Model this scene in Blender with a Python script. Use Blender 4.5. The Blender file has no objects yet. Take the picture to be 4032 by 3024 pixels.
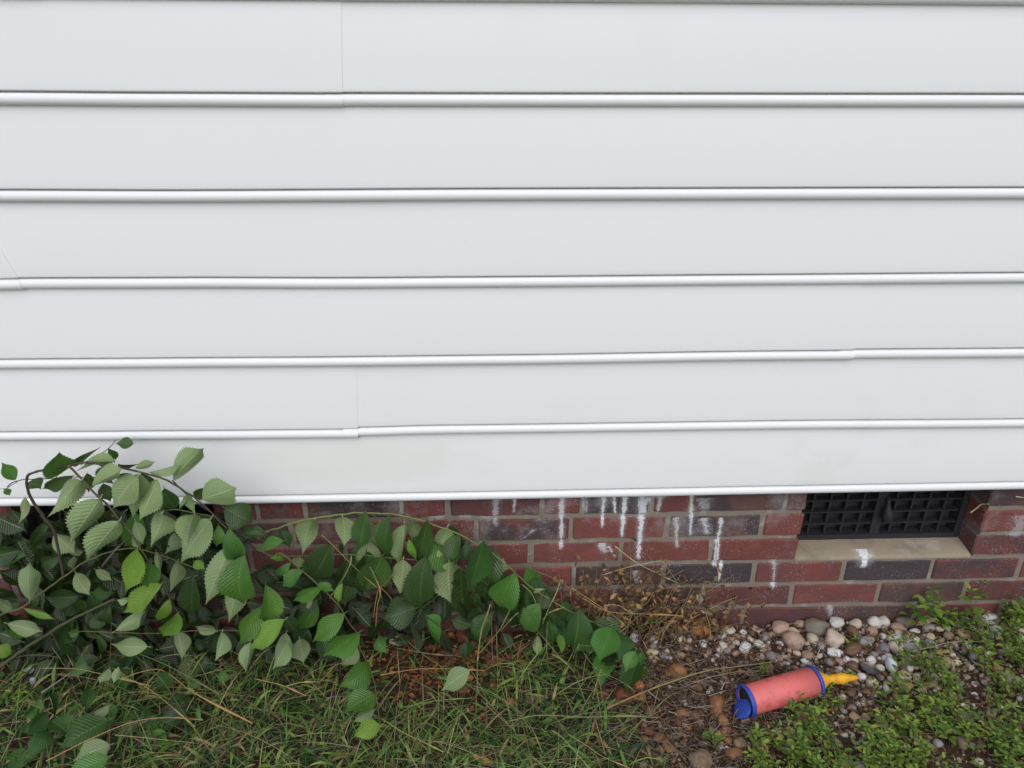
import bpy, bmesh, math, random
import numpy as np
from mathutils import Vector, Matrix, noise
R = random.Random(7)
sc = bpy.context.scene
C = sc.collection

# ------------------------------------------------------------------ camera
FPX, CD, CH = 2800.0, 1.3197, 0.9204            # focal length in photo pixels, metres from wall, metres above first bed joint
PIT, YAW, ROL = 0.42325, 0.03549, 0.00325
fw = Vector((math.sin(YAW)*math.cos(PIT), math.cos(YAW)*math.cos(PIT), -math.sin(PIT)))
r0 = fw.cross(Vector((0, 0, 1))).normalized(); u0 = r0.cross(fw)
rt = r0*math.cos(ROL)+u0*math.sin(ROL); up = u0*math.cos(ROL)-r0*math.sin(ROL)
CAM = Vector((0, -CD, CH))
cam = bpy.data.cameras.new('camera'); cam.lens = 36*FPX/4032; cam.sensor_width = 36
cam.clip_start = 0.02; cam.clip_end = 200
co = bpy.data.objects.new('camera', cam); C.objects.link(co)
m = Matrix((rt, up, -fw)).transposed().to_4x4(); m.translation = CAM; co.matrix_world = m
sc.camera = co

# ------------------------------------------------------------------ light: overcast open shade
SUN_EL, SUN_AZ = math.radians(48), math.radians(180)
w = bpy.data.worlds.new('World'); sc.world = w; w.use_nodes = True
nt = w.node_tree; bg = nt.nodes['Background']
sky = nt.nodes.new('ShaderNodeTexSky'); sky.sky_type = 'NISHITA'; sky.sun_disc = False
sky.sun_elevation = SUN_EL; sky.sun_rotation = SUN_AZ
sky.air_density = 1.0; sky.dust_density = 1.0; sky.ozone_density = 1.0
nt.links.new(sky.outputs[0], bg.inputs[0]); bg.inputs[1].default_value = 0.145
sl = bpy.data.lights.new('sun', 'SUN'); sl.energy = 1.8; sl.angle = math.radians(62); sl.color = (1, .95, .88)
so = bpy.data.objects.new('sun', sl); C.objects.link(so)
sd = Vector((math.sin(SUN_AZ)*math.cos(SUN_EL), math.cos(SUN_AZ)*math.cos(SUN_EL), math.sin(SUN_EL)))
so.rotation_euler = sd.to_track_quat('Z', 'Y').to_euler()
so.location = (0, -6, 8)
vs = sc.view_settings
vs.view_transform = 'Standard'; vs.look = 'None'; vs.exposure = 0.10; vs.gamma = 1; vs.use_curve_mapping = False
sc.render.engine = 'CYCLES'

# ------------------------------------------------------------------ helpers
CM = 0.0677                                          # brick course height
GZ = -0.332                                          # soil level beside the wall
def ray(x, y):
    return fw + rt*((x-2016)/FPX) - up*((y-1512)/FPX)
def at_dist(x, y, d):                                # photo point -> point d metres in front of the brick face
    D = ray(x, y); t = (-d+CD)/D.y
    return CAM + D*t
def at_z(x, y, z=GZ):
    D = ray(x, y)
    if D.z > -1e-4: return None
    t = (z-CH)/D.z
    return CAM + D*t
ZO = {'A': (0, 1650, 2.212), 'B': (900, 1850, 2.212), 'C': (1800, 1850, 2.212), 'D': (0, 2274, 2.212),
      'E': (1000, 2274, 2.212), 'N': (1900, 2274, 2.212), 'V': (3050, 1850, 2.2423), 'K': (2700, 1850, 3.386),
      'T': (2700, 2500, 2.765), 'W': (3300, 2290, 2.2596), 'F': (0, 0, 2212/4032), 'S': (0, 0, 1.0)}
def px(zk, x, y):
    o = ZO[zk]; return o[0]+x/o[2], o[1]+y/o[2]

def tag(o, label=None, cat=None, group=None, kind=None):
    if label: o['label'] = label
    if cat: o['category'] = cat
    if group: o['group'] = group
    if kind: o['kind'] = kind
    return o
def empty(name, loc=(0, 0, 0)):
    o = bpy.data.objects.new(name, None); C.objects.link(o); o.location = loc; o.empty_display_size = .05
    return o
def link(name, me, mat=None, parent=None, loc=None):
    o = bpy.data.objects.new(name, me); C.objects.link(o)
    if mat is not None and not me.materials: me.materials.append(mat)
    if parent is not None:
        o.parent = parent
        o.matrix_parent_inverse = Matrix.Translation(-parent.location) if parent.parent is None else Matrix.Identity(4)
    if loc is not None: o.location = loc
    return o
def mesh(name, V, F, smooth=True, cols=None, uvs=None):
    me = bpy.data.meshes.new(name)
    me.from_pydata([tuple(v) for v in V], [], F)
    if smooth: me.polygons.foreach_set('use_smooth', [True]*len(me.polygons))
    if cols is not None:
        a = me.color_attributes.new('Col', 'FLOAT_COLOR', 'POINT')
        c = np.ones((len(V), 4), dtype=np.float32); c[:, :3] = np.asarray(cols, dtype=np.float32)
        a.data.foreach_set('color', c.ravel())
    if uvs is not None:
        l = me.uv_layers.new(name='UVMap')
        vi = np.empty(len(me.loops), dtype=np.int32); me.loops.foreach_get('vertex_index', vi)
        l.data.foreach_set('uv', np.asarray(uvs, dtype=np.float32)[vi].ravel())
    me.update(); return me
class MB:
    def __init__(s): s.V = []; s.F = []; s.c = []
    def add(s, V, F, col=None):
        o = len(s.V); s.V += [tuple(v) for v in V]; s.F += [tuple(i+o for i in f) for f in F]
        s.c += [col or (1, 1, 1)]*len(V)
    def box(s, x0, x1, y0, y1, z0, z1, col=None):
        V = [(x0, y0, z0), (x1, y0, z0), (x1, y1, z0), (x0, y1, z0), (x0, y0, z1), (x1, y0, z1), (x1, y1, z1), (x0, y1, z1)]
        s.add(V, [(0, 3, 2, 1), (4, 5, 6, 7), (0, 1, 5, 4), (1, 2, 6, 5), (2, 3, 7, 6), (3, 0, 4, 7)], col)
    def build(s, name, mat=None, parent=None, smooth=False, cols=False):
        return link(name, mesh(name, s.V, s.F, smooth, s.c if cols else None), mat, parent)
def catmull(P, n=6):
    P = [Vector(p) for p in P]
    if len(P) < 3: return [P[0].lerp(P[-1], i/n) for i in range(n+1)]
    Q = [P[0]*2-P[1]]+P+[P[-1]*2-P[-2]]; out = []
    for i in range(1, len(Q)-2):
        a, b, c, d = Q[i-1:i+3]
        for k in range(n):
            t = k/n
            out.append(.5*((2*b)+(c-a)*t+(2*a-5*b+4*c-d)*t*t+(3*b-a-3*c+d)*t**3))
    out.append(P[-1]); return out
def tube(P, rad, sides=6):
    V = []; F = []; n = len(P); prev = None
    for i, p in enumerate(P):
        t = (P[min(i+1, n-1)]-P[max(i-1, 0)])
        t = t.normalized() if t.length > 1e-9 else Vector((0, 0, 1))
        a = prev if prev is not None else (Vector((0, 0, 1)) if abs(t.z) < .9 else Vector((1, 0, 0)))
        a = (a-t*a.dot(t)); a = a.normalized() if a.length > 1e-6 else t.orthogonal().normalized()
        prev = a; b = t.cross(a)
        r = rad(i/(n-1)) if callable(rad) else rad
        for k in range(sides):
            g = 2*math.pi*k/sides; V.append(p+(a*math.cos(g)+b*math.sin(g))*r)
    for i in range(n-1):
        for k in range(sides):
            k2 = (k+1) % sides
            F.append((i*sides+k, i*sides+k2, (i+1)*sides+k2, (i+1)*sides+k))
    F.append(tuple(range(sides-1, -1, -1))); F.append(tuple((n-1)*sides+k for k in range(sides)))
    return V, F

# ------------------------------------------------------------------ materials
class N:
    """short-hand for building node trees"""
    def __init__(s, name):
        s.m = bpy.data.materials.new(name); s.m.use_nodes = True; s.t = s.m.node_tree
        s.b = s.t.nodes['Principled BSDF']; s.out = s.t.nodes['Material Output']
    def n(s, ty, **k):
        x = s.t.nodes.new('ShaderNode'+ty)
        for a, v in k.items(): setattr(x, a, v)
        return x
    def set(s, sock, v):
        if isinstance(v, bpy.types.NodeSocket): s.t.links.new(v, sock)
        elif isinstance(v, (tuple, list)) and len(v) == 3 and sock.type == 'RGBA': sock.default_value = (*v, 1)
        else: sock.default_value = v
    def math(s, op, a, b=0.0, c=None, clamp=False):
        x = s.n('Math', operation=op, use_clamp=clamp); s.set(x.inputs[0], a); s.set(x.inputs[1], b)
        if c is not None: s.set(x.inputs[2], c)
        return x.outputs[0]
    def mix(s, f, a, b, mode='MIX'):
        x = s.n('Mix', data_type='RGBA', blend_type=mode); s.set(x.inputs[0], f); s.set(x.inputs[6], a); s.set(x.inputs[7], b)
        return x.outputs[2]
    def noise(s, scale, detail=4, vec=None, rough=.55, out=0):
        x = s.n('TexNoise'); x.inputs['Scale'].default_value = scale; x.inputs['Detail'].default_value = detail
        x.inputs['Roughness'].default_value = rough
        if vec is not None: s.t.links.new(vec, x.inputs['Vector'])
        return x.outputs[out]
    def ramp(s, f, a, b, lo=0.0, hi=1.0):
        x = s.n('MapRange', interpolation_type='SMOOTHSTEP'); s.set(x.inputs[0], f)
        for i, v in enumerate((a, b, lo, hi)): s.set(x.inputs[1+i], v)
        return x.outputs[0]
    def bump(s, h, strength=.3, dist=.002):
        x = s.n('Bump'); x.inputs['Strength'].default_value = strength; x.inputs['Distance'].default_value = dist
        s.t.links.new(h, x.inputs['Height']); s.t.links.new(x.outputs[0], s.b.inputs['Normal'])
        return x.outputs[0]
    def done(s, col=None, rough=.6, spec=.4):
        if col is not None: s.set(s.b.inputs['Base Color'], col)
        s.set(s.b.inputs['Roughness'], rough); s.set(s.b.inputs['Specular IOR Level'], spec)
        return s.m

def wpos(k):
    g = k.n('NewGeometry'); sp = k.n('SeparateXYZ'); k.t.links.new(g.outputs['Position'], sp.inputs[0])
    return g.outputs['Position'], sp.outputs[0], sp.outputs[1], sp.outputs[2]

def mat_vinyl():
    k = N('white_vinyl'); P, X, Y, Z = wpos(k)
    n1 = k.noise(2.3, 4, P); n2 = k.noise(9, 5, P, .65)
    st = k.math('MULTIPLY', k.ramp(n1, .5, .72), k.ramp(n2, .42, .68))
    low = k.ramp(Z, .55, .12)
    st = k.math('MULTIPLY', st, k.math('ADD', k.math('MULTIPLY', low, .22), .10))
    ex = k.math('POWER', k.math('DIVIDE', k.math('ADD', X, .26), .34), 2.0); ez = k.math('POWER', k.math('DIVIDE', k.math('SUBTRACT', Z, .165), .075), 2.0)
    own = k.ramp(k.math('ADD', k.math('ADD', ex, ez), k.math('MULTIPLY', k.noise(11, 4, P, .6), 1.1)), 1.45, .45)
    st = k.math('MAXIMUM', st, k.math('MULTIPLY', own, .4))
    c = k.mix(st, (.82, .81, .796), (.70, .675, .55))
    sc_ = k.n('TexVoronoi'); sc_.inputs['Scale'].default_value = 26
    mp = k.n('Mapping'); mp.inputs['Scale'].default_value = (1, 1, 1.7); k.t.links.new(P, mp.inputs[0]); k.t.links.new(mp.outputs[0], sc_.inputs['Vector'])
    sp = k.n('SeparateColor'); k.t.links.new(sc_.outputs['Color'], sp.inputs[0])
    dot = k.math('MULTIPLY', k.math('LESS_THAN', sc_.outputs['Distance'], k.math('MULTIPLY', sp.outputs[1], .055)), k.math('GREATER_THAN', sp.outputs[0], .945))
    c = k.mix(k.math('MULTIPLY', dot, .75), c, (.12, .10, .085))
    k.bump(k.noise(34, 3, P), .025, .002)
    return k.done(c, k.math('ADD', .34, k.math('MULTIPLY', n2, .16)), .35)

# runs of white drips over the bricks: (x, top z, bottom z, half width, strength, lean)
def wall_xz(zk, x, y):
    p = at_dist(*px(zk, x, y), 0); return p.x, p.z
DR = []
for zk, x0, y0, x1, y1, hw, s in [
    ('C', 915, 190, 905, 705, 15, .8), ('C', 510, 200, 490, 380, 11, .7), ('C', 1275, 200, 1262, 515, 12, 1.0), ('C', 1368, 200, 1378, 400, 11, 1.0),
    ('C', 1462, 200, 1432, 600, 17, 1.0), ('C', 1620, 200, 1618, 405, 42, .85), ('C', 1606, 395, 1578, 792, 17, 1.1), ('C', 1775, 200, 1745, 400, 14, .6),
    ('C', 2048, 200, 2035, 585, 14, .8), ('C', 1912, 415, 1915, 690, 15, .6), ('C', 2150, 420, 2175, 575, 26, .65), ('C', 1555, 880, 1560, 1000, 22, .5),
    ('K', 475, 640, 400, 1310, 18, .85), ('K', 410, 940, 370, 1310, 14, .85), ('K', 475, 1205, 440, 1500, 13, 1.0), ('K', 1185, 1200, 1172, 1500, 24, .5),
    ('K', 1165, 1500, 1165, 1600, 26, 1.0), ('C', 1120, 200, 1115, 385, 20, .55), ('C', 340, 200, 330, 500, 22, .4), ('C', 1270, 640, 1290, 740, 24, .75),
    ('C', 1320, 665, 1380, 770, 10, .7), ('C', 670, 520, 570, 600, 14, .45), ('C', 2130, 1080, 2120, 1190, 20, .45), ('C', 70, 395, 75, 440, 40, .35),
    ('C', 300, 400, 300, 440, 70, .5), ('C', 1760, 200, 1760, 270, 60, .5), ('K', 250, 380, 250, 560, 60, .35), ('V', 2190, 400, 2120, 610, 50, .3),
    ('V', 812, 745, 812, 865, 34, 1.2), ('V', 480, 1200, 500, 1280, 22, .4), ('B', 1500, 260, 1505, 400, 14, .4), ('B', 1830, 405, 1850, 445, 40, .6)]:
    xa, za = wall_xz(zk, x0, y0); xb, zb_ = wall_xz(zk, x1, y1)
    if zk == 'V' and 560 < x0 < 900: xb = xa; za, zb_ = -2*CM+.022, -2*CM-(.026 if x0 > 700 else .002)
    DR.append((xa, za, zb_, 1.15*hw/ZO[zk][2]/1640, s, (xb-xa)/(za-zb_+1e-6)))
def drip_group():
    g = bpy.data.node_groups.new('drip', 'ShaderNodeTree')
    for nm in ('X', 'Z', 'Nz', 'x0', 'zt', 'zb', 'hw', 'st', 'lean'): g.interface.new_socket(nm, in_out='INPUT', socket_type='NodeSocketFloat')
    g.interface.new_socket('out', in_out='OUTPUT', socket_type='NodeSocketFloat')
    gi = g.nodes.new('NodeGroupInput'); go = g.nodes.new('NodeGroupOutput'); I = gi.outputs
    def M(op, a, b=0.0, clamp=False):
        x = g.nodes.new('ShaderNodeMath'); x.operation = op; x.use_clamp = clamp
        for i, v in enumerate((a, b)):
            if isinstance(v, bpy.types.NodeSocket): g.links.new(v, x.inputs[i])
            else: x.inputs[i].default_value = v
        return x.outputs[0]
    dz = M('SUBTRACT', I['zt'], I['Z'])
    xc = M('ADD', I['x0'], M('MULTIPLY', dz, I['lean']))
    d = M('ABSOLUTE', M('SUBTRACT', I['X'], xc))
    prog = M('DIVIDE', dz, M('SUBTRACT', I['zt'], I['zb']), True)
    q = M('MULTIPLY', M('DIVIDE', d, I['hw']), M('ADD', .85, M('MULTIPLY', prog, .75)))
    across = M('SUBTRACT', 1.3, q)
    ins = M('MULTIPLY', M('GREATER_THAN', dz, 0.0), 1.0)
    endf = M('MULTIPLY', M('SUBTRACT', I['Z'], I['zb']), 90.0, True)
    v = M('MULTIPLY', M('ADD', across, I['Nz'], ), 3.4, True)
    halo = M('MULTIPLY', M('ADD', M('SUBTRACT', 3.2, q), M('MULTIPLY', I['Nz'], .9)), .09, True)
    v = M('MAXIMUM', v, M('MINIMUM', halo, .26))
    o = M('MULTIPLY', M('MULTIPLY', v, endf), M('MULTIPLY', ins, I['st']), True)
    g.links.new(o, go.inputs[0]); return g
DG = drip_group()
def drips(k, P, X, Z, Y):
    Ze = k.math('ADD', Z, k.math('MULTIPLY', k.math('MAXIMUM', k.math('SUBTRACT', Y, .024), 0.0), 20.0))
    n1 = k.noise(330, 3, P, .6); n2 = k.noise(55, 2, P)
    wob = k.math('MULTIPLY', k.math('SUBTRACT', k.noise(60, 1, P), .5), .006)
    Xw = k.math('ADD', X, wob)
    nz = k.math('MULTIPLY', k.math('SUBTRACT', k.math('ADD', k.math('MULTIPLY', n1, .7), k.math('MULTIPLY', n2, .6)), .70), 5.2)
    tot = None
    for d in DR:
        q = k.n('Group'); q.node_tree = DG
        k.t.links.new(Xw, q.inputs['X']); k.t.links.new(Ze, q.inputs['Z']); k.t.links.new(nz, q.inputs['Nz'])
        for nm, v in zip(('x0', 'zt', 'zb', 'hw', 'st', 'lean'), d): q.inputs[nm].default_value = v
        tot = q.outputs[0] if tot is None else k.math('MAXIMUM', tot, q.outputs[0])
    return tot
def mat_brick():
    k = N('fired_brick'); P, X, Y, Z = wpos(k)
    oi = k.n('ObjectInfo'); base = oi.outputs['Color']
    off = k.n('VectorMath', operation='ADD'); k.t.links.new(P, off.inputs[0])
    cx = k.n('CombineXYZ'); k.t.links.new(k.math('MULTIPLY', oi.outputs['Random'], 17), cx.inputs[0]); k.t.links.new(cx.outputs[0], off.inputs[1]); Q = off.outputs[0]
    big = k.noise(11, 3, Q); fine = k.noise(240, 4, Q, .7); mid = k.noise(60, 4, Q, .6)
    # burnt flashes: how much a brick has is kept in the alpha of its object colour
    fl = k.math('MULTIPLY', k.ramp(k.math('ADD', big, k.math('MULTIPLY', mid, .25)), .52, .72), oi.outputs['Alpha'])
    c = k.mix(fl, base, (.052, .042, .047))
    c = k.mix(k.math('MULTIPLY', k.math('SUBTRACT', fine, .35), 1.1, clamp=True), c, k.mix(.5, c, (.20, .12, .11)))
    c = k.mix(k.ramp(mid, .30, .12), c, (.03, .02, .02))
    spk = k.math('MULTIPLY', k.math('MAXIMUM', k.ramp(fine, .55, .68), k.ramp(k.noise(150, 5, P, .75), .59, .68)), k.ramp(k.noise(12, 5, P, .65), .44, .62))
    bloom = k.math('MULTIPLY', k.ramp(k.noise(13, 4, P, .6), .48, .70), k.math('MULTIPLY', k.ramp(Z, -.17, .03), .42))
    c = k.mix(bloom, c, (.38, .33, .34))
    c = k.mix(k.math('MULTIPLY', spk, .6), c, (.50, .45, .45))
    c = k.mix(drips(k, P, X, Z, Y), c, (.66, .65, .66))
    h = k.math('ADD', k.math('MULTIPLY', fine, .5), mid)
    k.bump(h, .75, .0025)
    return k.done(c, .85, .25)
def mat_mortar(ca, cb, name='tan_mortar'):
    k = N(name); P, X, Y, Z = wpos(k)
    n1 = k.noise(260, 4, P, .7); n2 = k.noise(12, 3, P)
    c = k.mix(n1, ca, cb); c = k.mix(k.ramp(n2, .5, .75), c, (.20, .17, .13))
    c = k.mix(k.math('MULTIPLY', k.ramp(k.noise(18, 4, P), .54, .7), .35), c, (.5, .48, .46))
    c = k.mix(drips(k, P, X, Z, Y), c, (.66, .65, .66))
    k.bump(k.math('ADD', n1, n2), .6, .002); return k.done(c, .92, .2)
def mat_plastic(name, col, rough=.42, dirt=.35, dcol=(.10, .06, .04)):
    k = N(name); tc = k.n('TexCoord'); P = tc.outputs['Object']
    n1 = k.noise(38, 5, P, .65); n2 = k.noise(300, 3, P)
    f = k.math('MULTIPLY', k.ramp(n1, .5, .74), dirt)
    c = k.mix(f, col, dcol); c = k.mix(k.math('MULTIPLY', n2, .05), c, (.5, .4, .36))
    k.bump(n2, .08, .001); return k.done(c, k.math('ADD', rough, k.math('MULTIPLY', n1, .25)), .45)
def mat_leaf():
    k = N('elm_leaf'); oi = k.n('ObjectInfo'); base = oi.outputs['Color']
    uv = k.n('UVMap'); sp = k.n('SeparateXYZ'); k.t.links.new(uv.outputs[0], sp.inputs[0]); U, V = sp.outputs[0], sp.outputs[1]
    au = k.math('ABSOLUTE', k.math('SUBTRACT', k.math('MULTIPLY', U, 2.0), 1.0))
    s_ = k.math('SUBTRACT', V, k.math('MULTIPLY', au, .27))
    fr = k.math('FRACT', k.math('MULTIPLY', s_, k.math('ADD', 11.0, k.math('MULTIPLY', oi.outputs['Random'], 5.0))))
    dv = k.math('ABSOLUTE', k.math('SUBTRACT', fr, .5))
    vein = k.ramp(dv, .16, .03); mid = k.ramp(au, .085, .02)
    vn = k.math('MAXIMUM', k.math('MULTIPLY', vein, .6), mid)
    tc = k.n('TexCoord'); ov = k.n('VectorMath', operation='ADD'); cx = k.n('CombineXYZ')
    k.t.links.new(k.math('MULTIPLY', oi.outputs['Random'], 31), cx.inputs[0]); k.t.links.new(tc.outputs['Object'], ov.inputs[0]); k.t.links.new(cx.outputs[0], ov.inputs[1])
    n1 = k.noise(3.2, 3, ov.outputs[0]); n2 = k.noise(16, 4, ov.outputs[0])
    hv = k.n('HueSaturation'); k.set(hv.inputs['Hue'], k.math('ADD', .488, k.math('MULTIPLY', oi.outputs['Random'], .024)))
    k.set(hv.inputs['Value'], k.math('ADD', .72, k.math('MULTIPLY', n1, .55))); k.t.links.new(base, hv.inputs['Color'])
    upc = k.mix(k.math('MULTIPLY', vn, .42), hv.outputs[0], k.mix(.55, hv.outputs[0], (.22, .30, .09)))
    upc = k.mix(k.math('MULTIPLY', k.ramp(n2, .66, .74), k.ramp(n1, .5, .6)), upc, (.13, .075, .025))
    dnb = k.mix(k.math('MULTIPLY', oi.outputs['Alpha'], .55), hv.outputs[0], (.37, .465, .215))  # object alpha pales the underside; kept low for leaves painted as shaded
    dn = k.mix(k.math('MULTIPLY', vn, .7), dnb, k.mix(.6, dnb, (.52, .57, .36)))
    dn = k.mix(k.math('MULTIPLY', k.ramp(n2, .68, .75), k.ramp(n1, .52, .6)), dn, (.17, .10, .04))
    ge = k.n('NewGeometry'); bf = ge.outputs['Backfacing']
    c = k.mix(bf, upc, dn)
    hgt = k.math('SUBTRACT', k.math('MULTIPLY', dv, 1.6), k.math('MULTIPLY', mid, .7))
    nb = k.bump(hgt, .5, .0018)
    k.done(c, k.math('ADD', .30, k.math('MULTIPLY', bf, .35)), .38)
    tr = k.n('BsdfTranslucent'); k.t.links.new(k.mix(.35, c, (.25, .40, .04)), tr.inputs[0]); k.t.links.new(nb, tr.inputs['Normal'])
    ms = k.n('MixShader'); ms.inputs[0].default_value = .2
    k.t.links.new(k.b.outputs[0], ms.inputs[1]); k.t.links.new(tr.outputs[0], ms.inputs[2]); k.t.links.new(ms.outputs[0], k.out.inputs[0])
    return k.m
def mat_attr(name, rough=.6, trans=0.0, nsc=0, amt=.5, spec=.3):
    k = N(name); a = k.n('Attribute', attribute_name='Col'); c = a.outputs[0]
    if nsc:
        tc = k.n('TexCoord'); n = k.noise(nsc, 4, tc.outputs['Object'], .65)
        hv = k.n('HueSaturation'); k.set(hv.inputs['Value'], k.math('ADD', 1-amt*.5, k.math('MULTIPLY', n, amt))); k.t.links.new(c, hv.inputs['Color']); c = hv.outputs[0]
    k.done(c, rough, spec)
    if trans:
        tr = k.n('BsdfTranslucent'); k.t.links.new(c, tr.inputs[0]); ms = k.n('MixShader'); ms.inputs[0].default_value = trans
        k.t.links.new(k.b.outputs[0], ms.inputs[1]); k.t.links.new(tr.outputs[0], ms.inputs[2]); k.t.links.new(ms.outputs[0], k.out.inputs[0])
    return k.m
def mat_objcol(name, rough=.7, nsc=60, contrast=.6, tint=(.10, .06, .03), tamt=.4, bumpd=.0012):
    k = N(name); oi = k.n('ObjectInfo'); P, X, Y, Z = wpos(k)
    n1 = k.noise(nsc, 5, P, .65); n2 = k.noise(nsc*5, 3, P)
    hv = k.n('HueSaturation'); k.set(hv.inputs['Value'], k.math('ADD', 1-contrast*.5, k.math('MULTIPLY', n1, contrast))); k.t.links.new(oi.outputs['Color'], hv.inputs['Color'])
    c = k.mix(k.math('MULTIPLY', k.ramp(n1, .5, .68), tamt), hv.outputs[0], tint)
    k.bump(k.math('ADD', n1, k.math('MULTIPLY', n2, .4)), .4, bumpd); return k.done(c, rough, .35)
def mat_soil():
    k = N('soil'); P, X, Y, Z = wpos(k)
    n1 = k.noise(14, 5, P, .65); n2 = k.noise(160, 5, P, .7); n3 = k.noise(3, 3, P)
    c = k.mix(n2, (.022, .015, .010), (.10, .065, .042)); c = k.mix(k.ramp(n1, .45, .7), c, (.075, .045, .028))
    lawn = k.mix(k.noise(50, 4, P), (.035, .06, .015), (.12, .12, .045))
    c = k.mix(k.ramp(k.math('ADD', Y, k.math('MULTIPLY', n3, .4)), -.75, -1.1), c, lawn)
    k.bump(k.math('ADD', n2, n1), .9, .006); return k.done(c, .95, .15)

VINYL, BRICK, MORTAR, LEAF, SOIL = mat_vinyl(), mat_brick(), mat_mortar((.14, .115, .09), (.32, .27, .21)), mat_leaf(), mat_soil()
LEDGE = mat_mortar((.24, .195, .135), (.37, .305, .215), 'ledge_mortar')
BLACKP = mat_plastic('black_vent_plastic', (.006, .0075, .012), .55, .2, (.03, .028, .026))
VOID = mat_plastic('dusty_mesh_hollow_shade', (.020, .017, .016), .9, .4, (.045, .035, .028))  # dusty vent mesh; also the shade painted inside the pump barrel
CORAL = mat_plastic('coral_plastic', (.70, .155, .135), .36, .8, (.45, .06, .035))
BLUE = mat_plastic('blue_plastic', (.022, .06, .36), .38, .35, (.03, .035, .08))
YELLOW = mat_plastic('yellow_plastic', (.82, .42, .012), .38, .6, (.5, .17, .01))
BARK = mat_objcol('bark', .75, 60, .8, (.05, .035, .02), .4, .0006)
STONE = mat_objcol('river_stone', .62, 80, .8, (.16, .09, .05), .16)
GRASSM = mat_attr('grass_blade', .55, .25)
DRYM = mat_attr('dry_plant', .8, .12)
WEEDM = mat_attr('weed_leaf', .5, .25)
GRAVM = mat_attr('gravel_stone', .75, 0, 90, .7)
STRAW = mat_objcol('straw_stem', .6, 90, .6, (.18, .12, .05), .3, .0003)

# ------------------------------------------------------------------ ground
def ground_h(x, y):
    d = -y
    h = GZ + .012*max(-.5, min(1.6, x))*(.9 if x > 0 else .3)
    h += .010*noise.noise(Vector((x*4.1, y*4.1, 3))) + .004*noise.noise(Vector((x*17, y*17, 9)))
    if d > .55: h -= .01*min(1, d-.55)
    return h
def on_ground(x, y, lift=0.0):
    p = at_z(x, y, GZ)
    for _ in range(4): p = at_z(x, y, ground_h(p.x, p.y)+lift)
    return p
def gdist(x, y):
    if ray(x, y).z > -.05: return -9
    p = at_z(x, y, GZ+.02); return -p.y
xs = np.concatenate([np.linspace(-30, -2, 8), np.linspace(-1.8, 1.9, 150), np.linspace(2.2, 30, 8)])
ys = np.concatenate([np.linspace(-32, -1.6, 10), np.linspace(-1.4, -.6, 14), np.linspace(-.58, .06, 40)])
V = [(x, y, ground_h(x, y)) for y in ys for x in xs]; nx = len(xs)
F = [(j*nx+i, j*nx+i+1, (j+1)*nx+i+1, (j+1)*nx+i) for j in range(len(ys)-1) for i in range(nx-1)]
tag(link('ground', mesh('ground', V, F), SOIL), kind='structure')

# ------------------------------------------------------------------ house: siding, brick foundation, vents
house = empty('house', (0, .1, GZ))
tag(house, 'house wall of white beaded vinyl siding over a low red brick foundation', 'house')
EXP, ZB, CM, SY = 0.15782, 0.08456, 0.0677, -0.030
LINES = {  # photo points along the groove above each bead, bottom course first
 0: [(0, 1969.6), (500, 1965), (1000, 1958.8), (1500, 1950), (2016, 1941), (2500, 1932), (3000, 1922), (3500, 1913), (4032, 1903)],
 1: [(0, 1706.5), (500, 1703.5), (1000, 1699.7), (1402, 1695.6), (1412, 1690.2), (1700, 1682.5), (2016, 1678.5), (3000, 1664.6), (4032, 1656)],
 2: [(0, 1420.7), (700, 1415), (1300, 1411), (2016, 1403), (3000, 1388), (3362, 1384.9), (3372, 1382), (4032, 1377)],
 3: [(0, 1104.8), (75, 1103), (85, 1101.5), (700, 1099), (1400, 1100), (2016, 1095.5), (3000, 1087), (4000, 1079)],
 4: [(0, 752), (700, 754), (2016, 747), (3000, 744.5), (4000, 742)],
 5: [(0, 364), (600, 368.5), (1330, 372), (2000, 371.6), (3000, 372.6), (4000, 373.6)]}
def course_dz(k, lo=-1e9, hi=1e9):
    pts = []
    for x, y in LINES.get(k, []):
        if not lo <= x <= hi: continue
        p = at_dist(x, y, -SY); pts.append((p.x, p.z-(ZB+EXP*k)))
    def f(x):
        if not pts: return .0012*noise.noise(Vector((x*1.7, k*3.1, 0)))
        if x <= pts[0][0]: return pts[0][1]
        if x >= pts[-1][0]: return pts[-1][1]
        for (xa, a), (xb, b) in zip(pts, pts[1:]):
            if xa <= x <= xb:
                t = (x-xa)/(xb-xa+1e-9); t = t*t*(3-2*t) if xb-xa > .03 else (0 if t < .5 else 1)
                return a+(b-a)*t
    return f
PROF = [(-.0165, EXP+.006), (-.0182, EXP-.005), (-.0202, EXP-.03), (-.0230, EXP*.62), (-.0252, EXP*.40), (-.0262, .040), (-.0268, .0265), (-.0266, .0246),
        (-.0256, .0234), (-.0150, .0230), (-.0095, .0215), (-.0150, .0203), (-.0200, .0201)]
for a in range(78, -91, -14):
    g = math.radians(a); PROF.append((-.0212-.0088*math.cos(g), .0106+.0095*math.sin(g)))
PROF += [(-.0185, .0002), (-.0120, .0006), (-.0110, .0030)]
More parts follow.
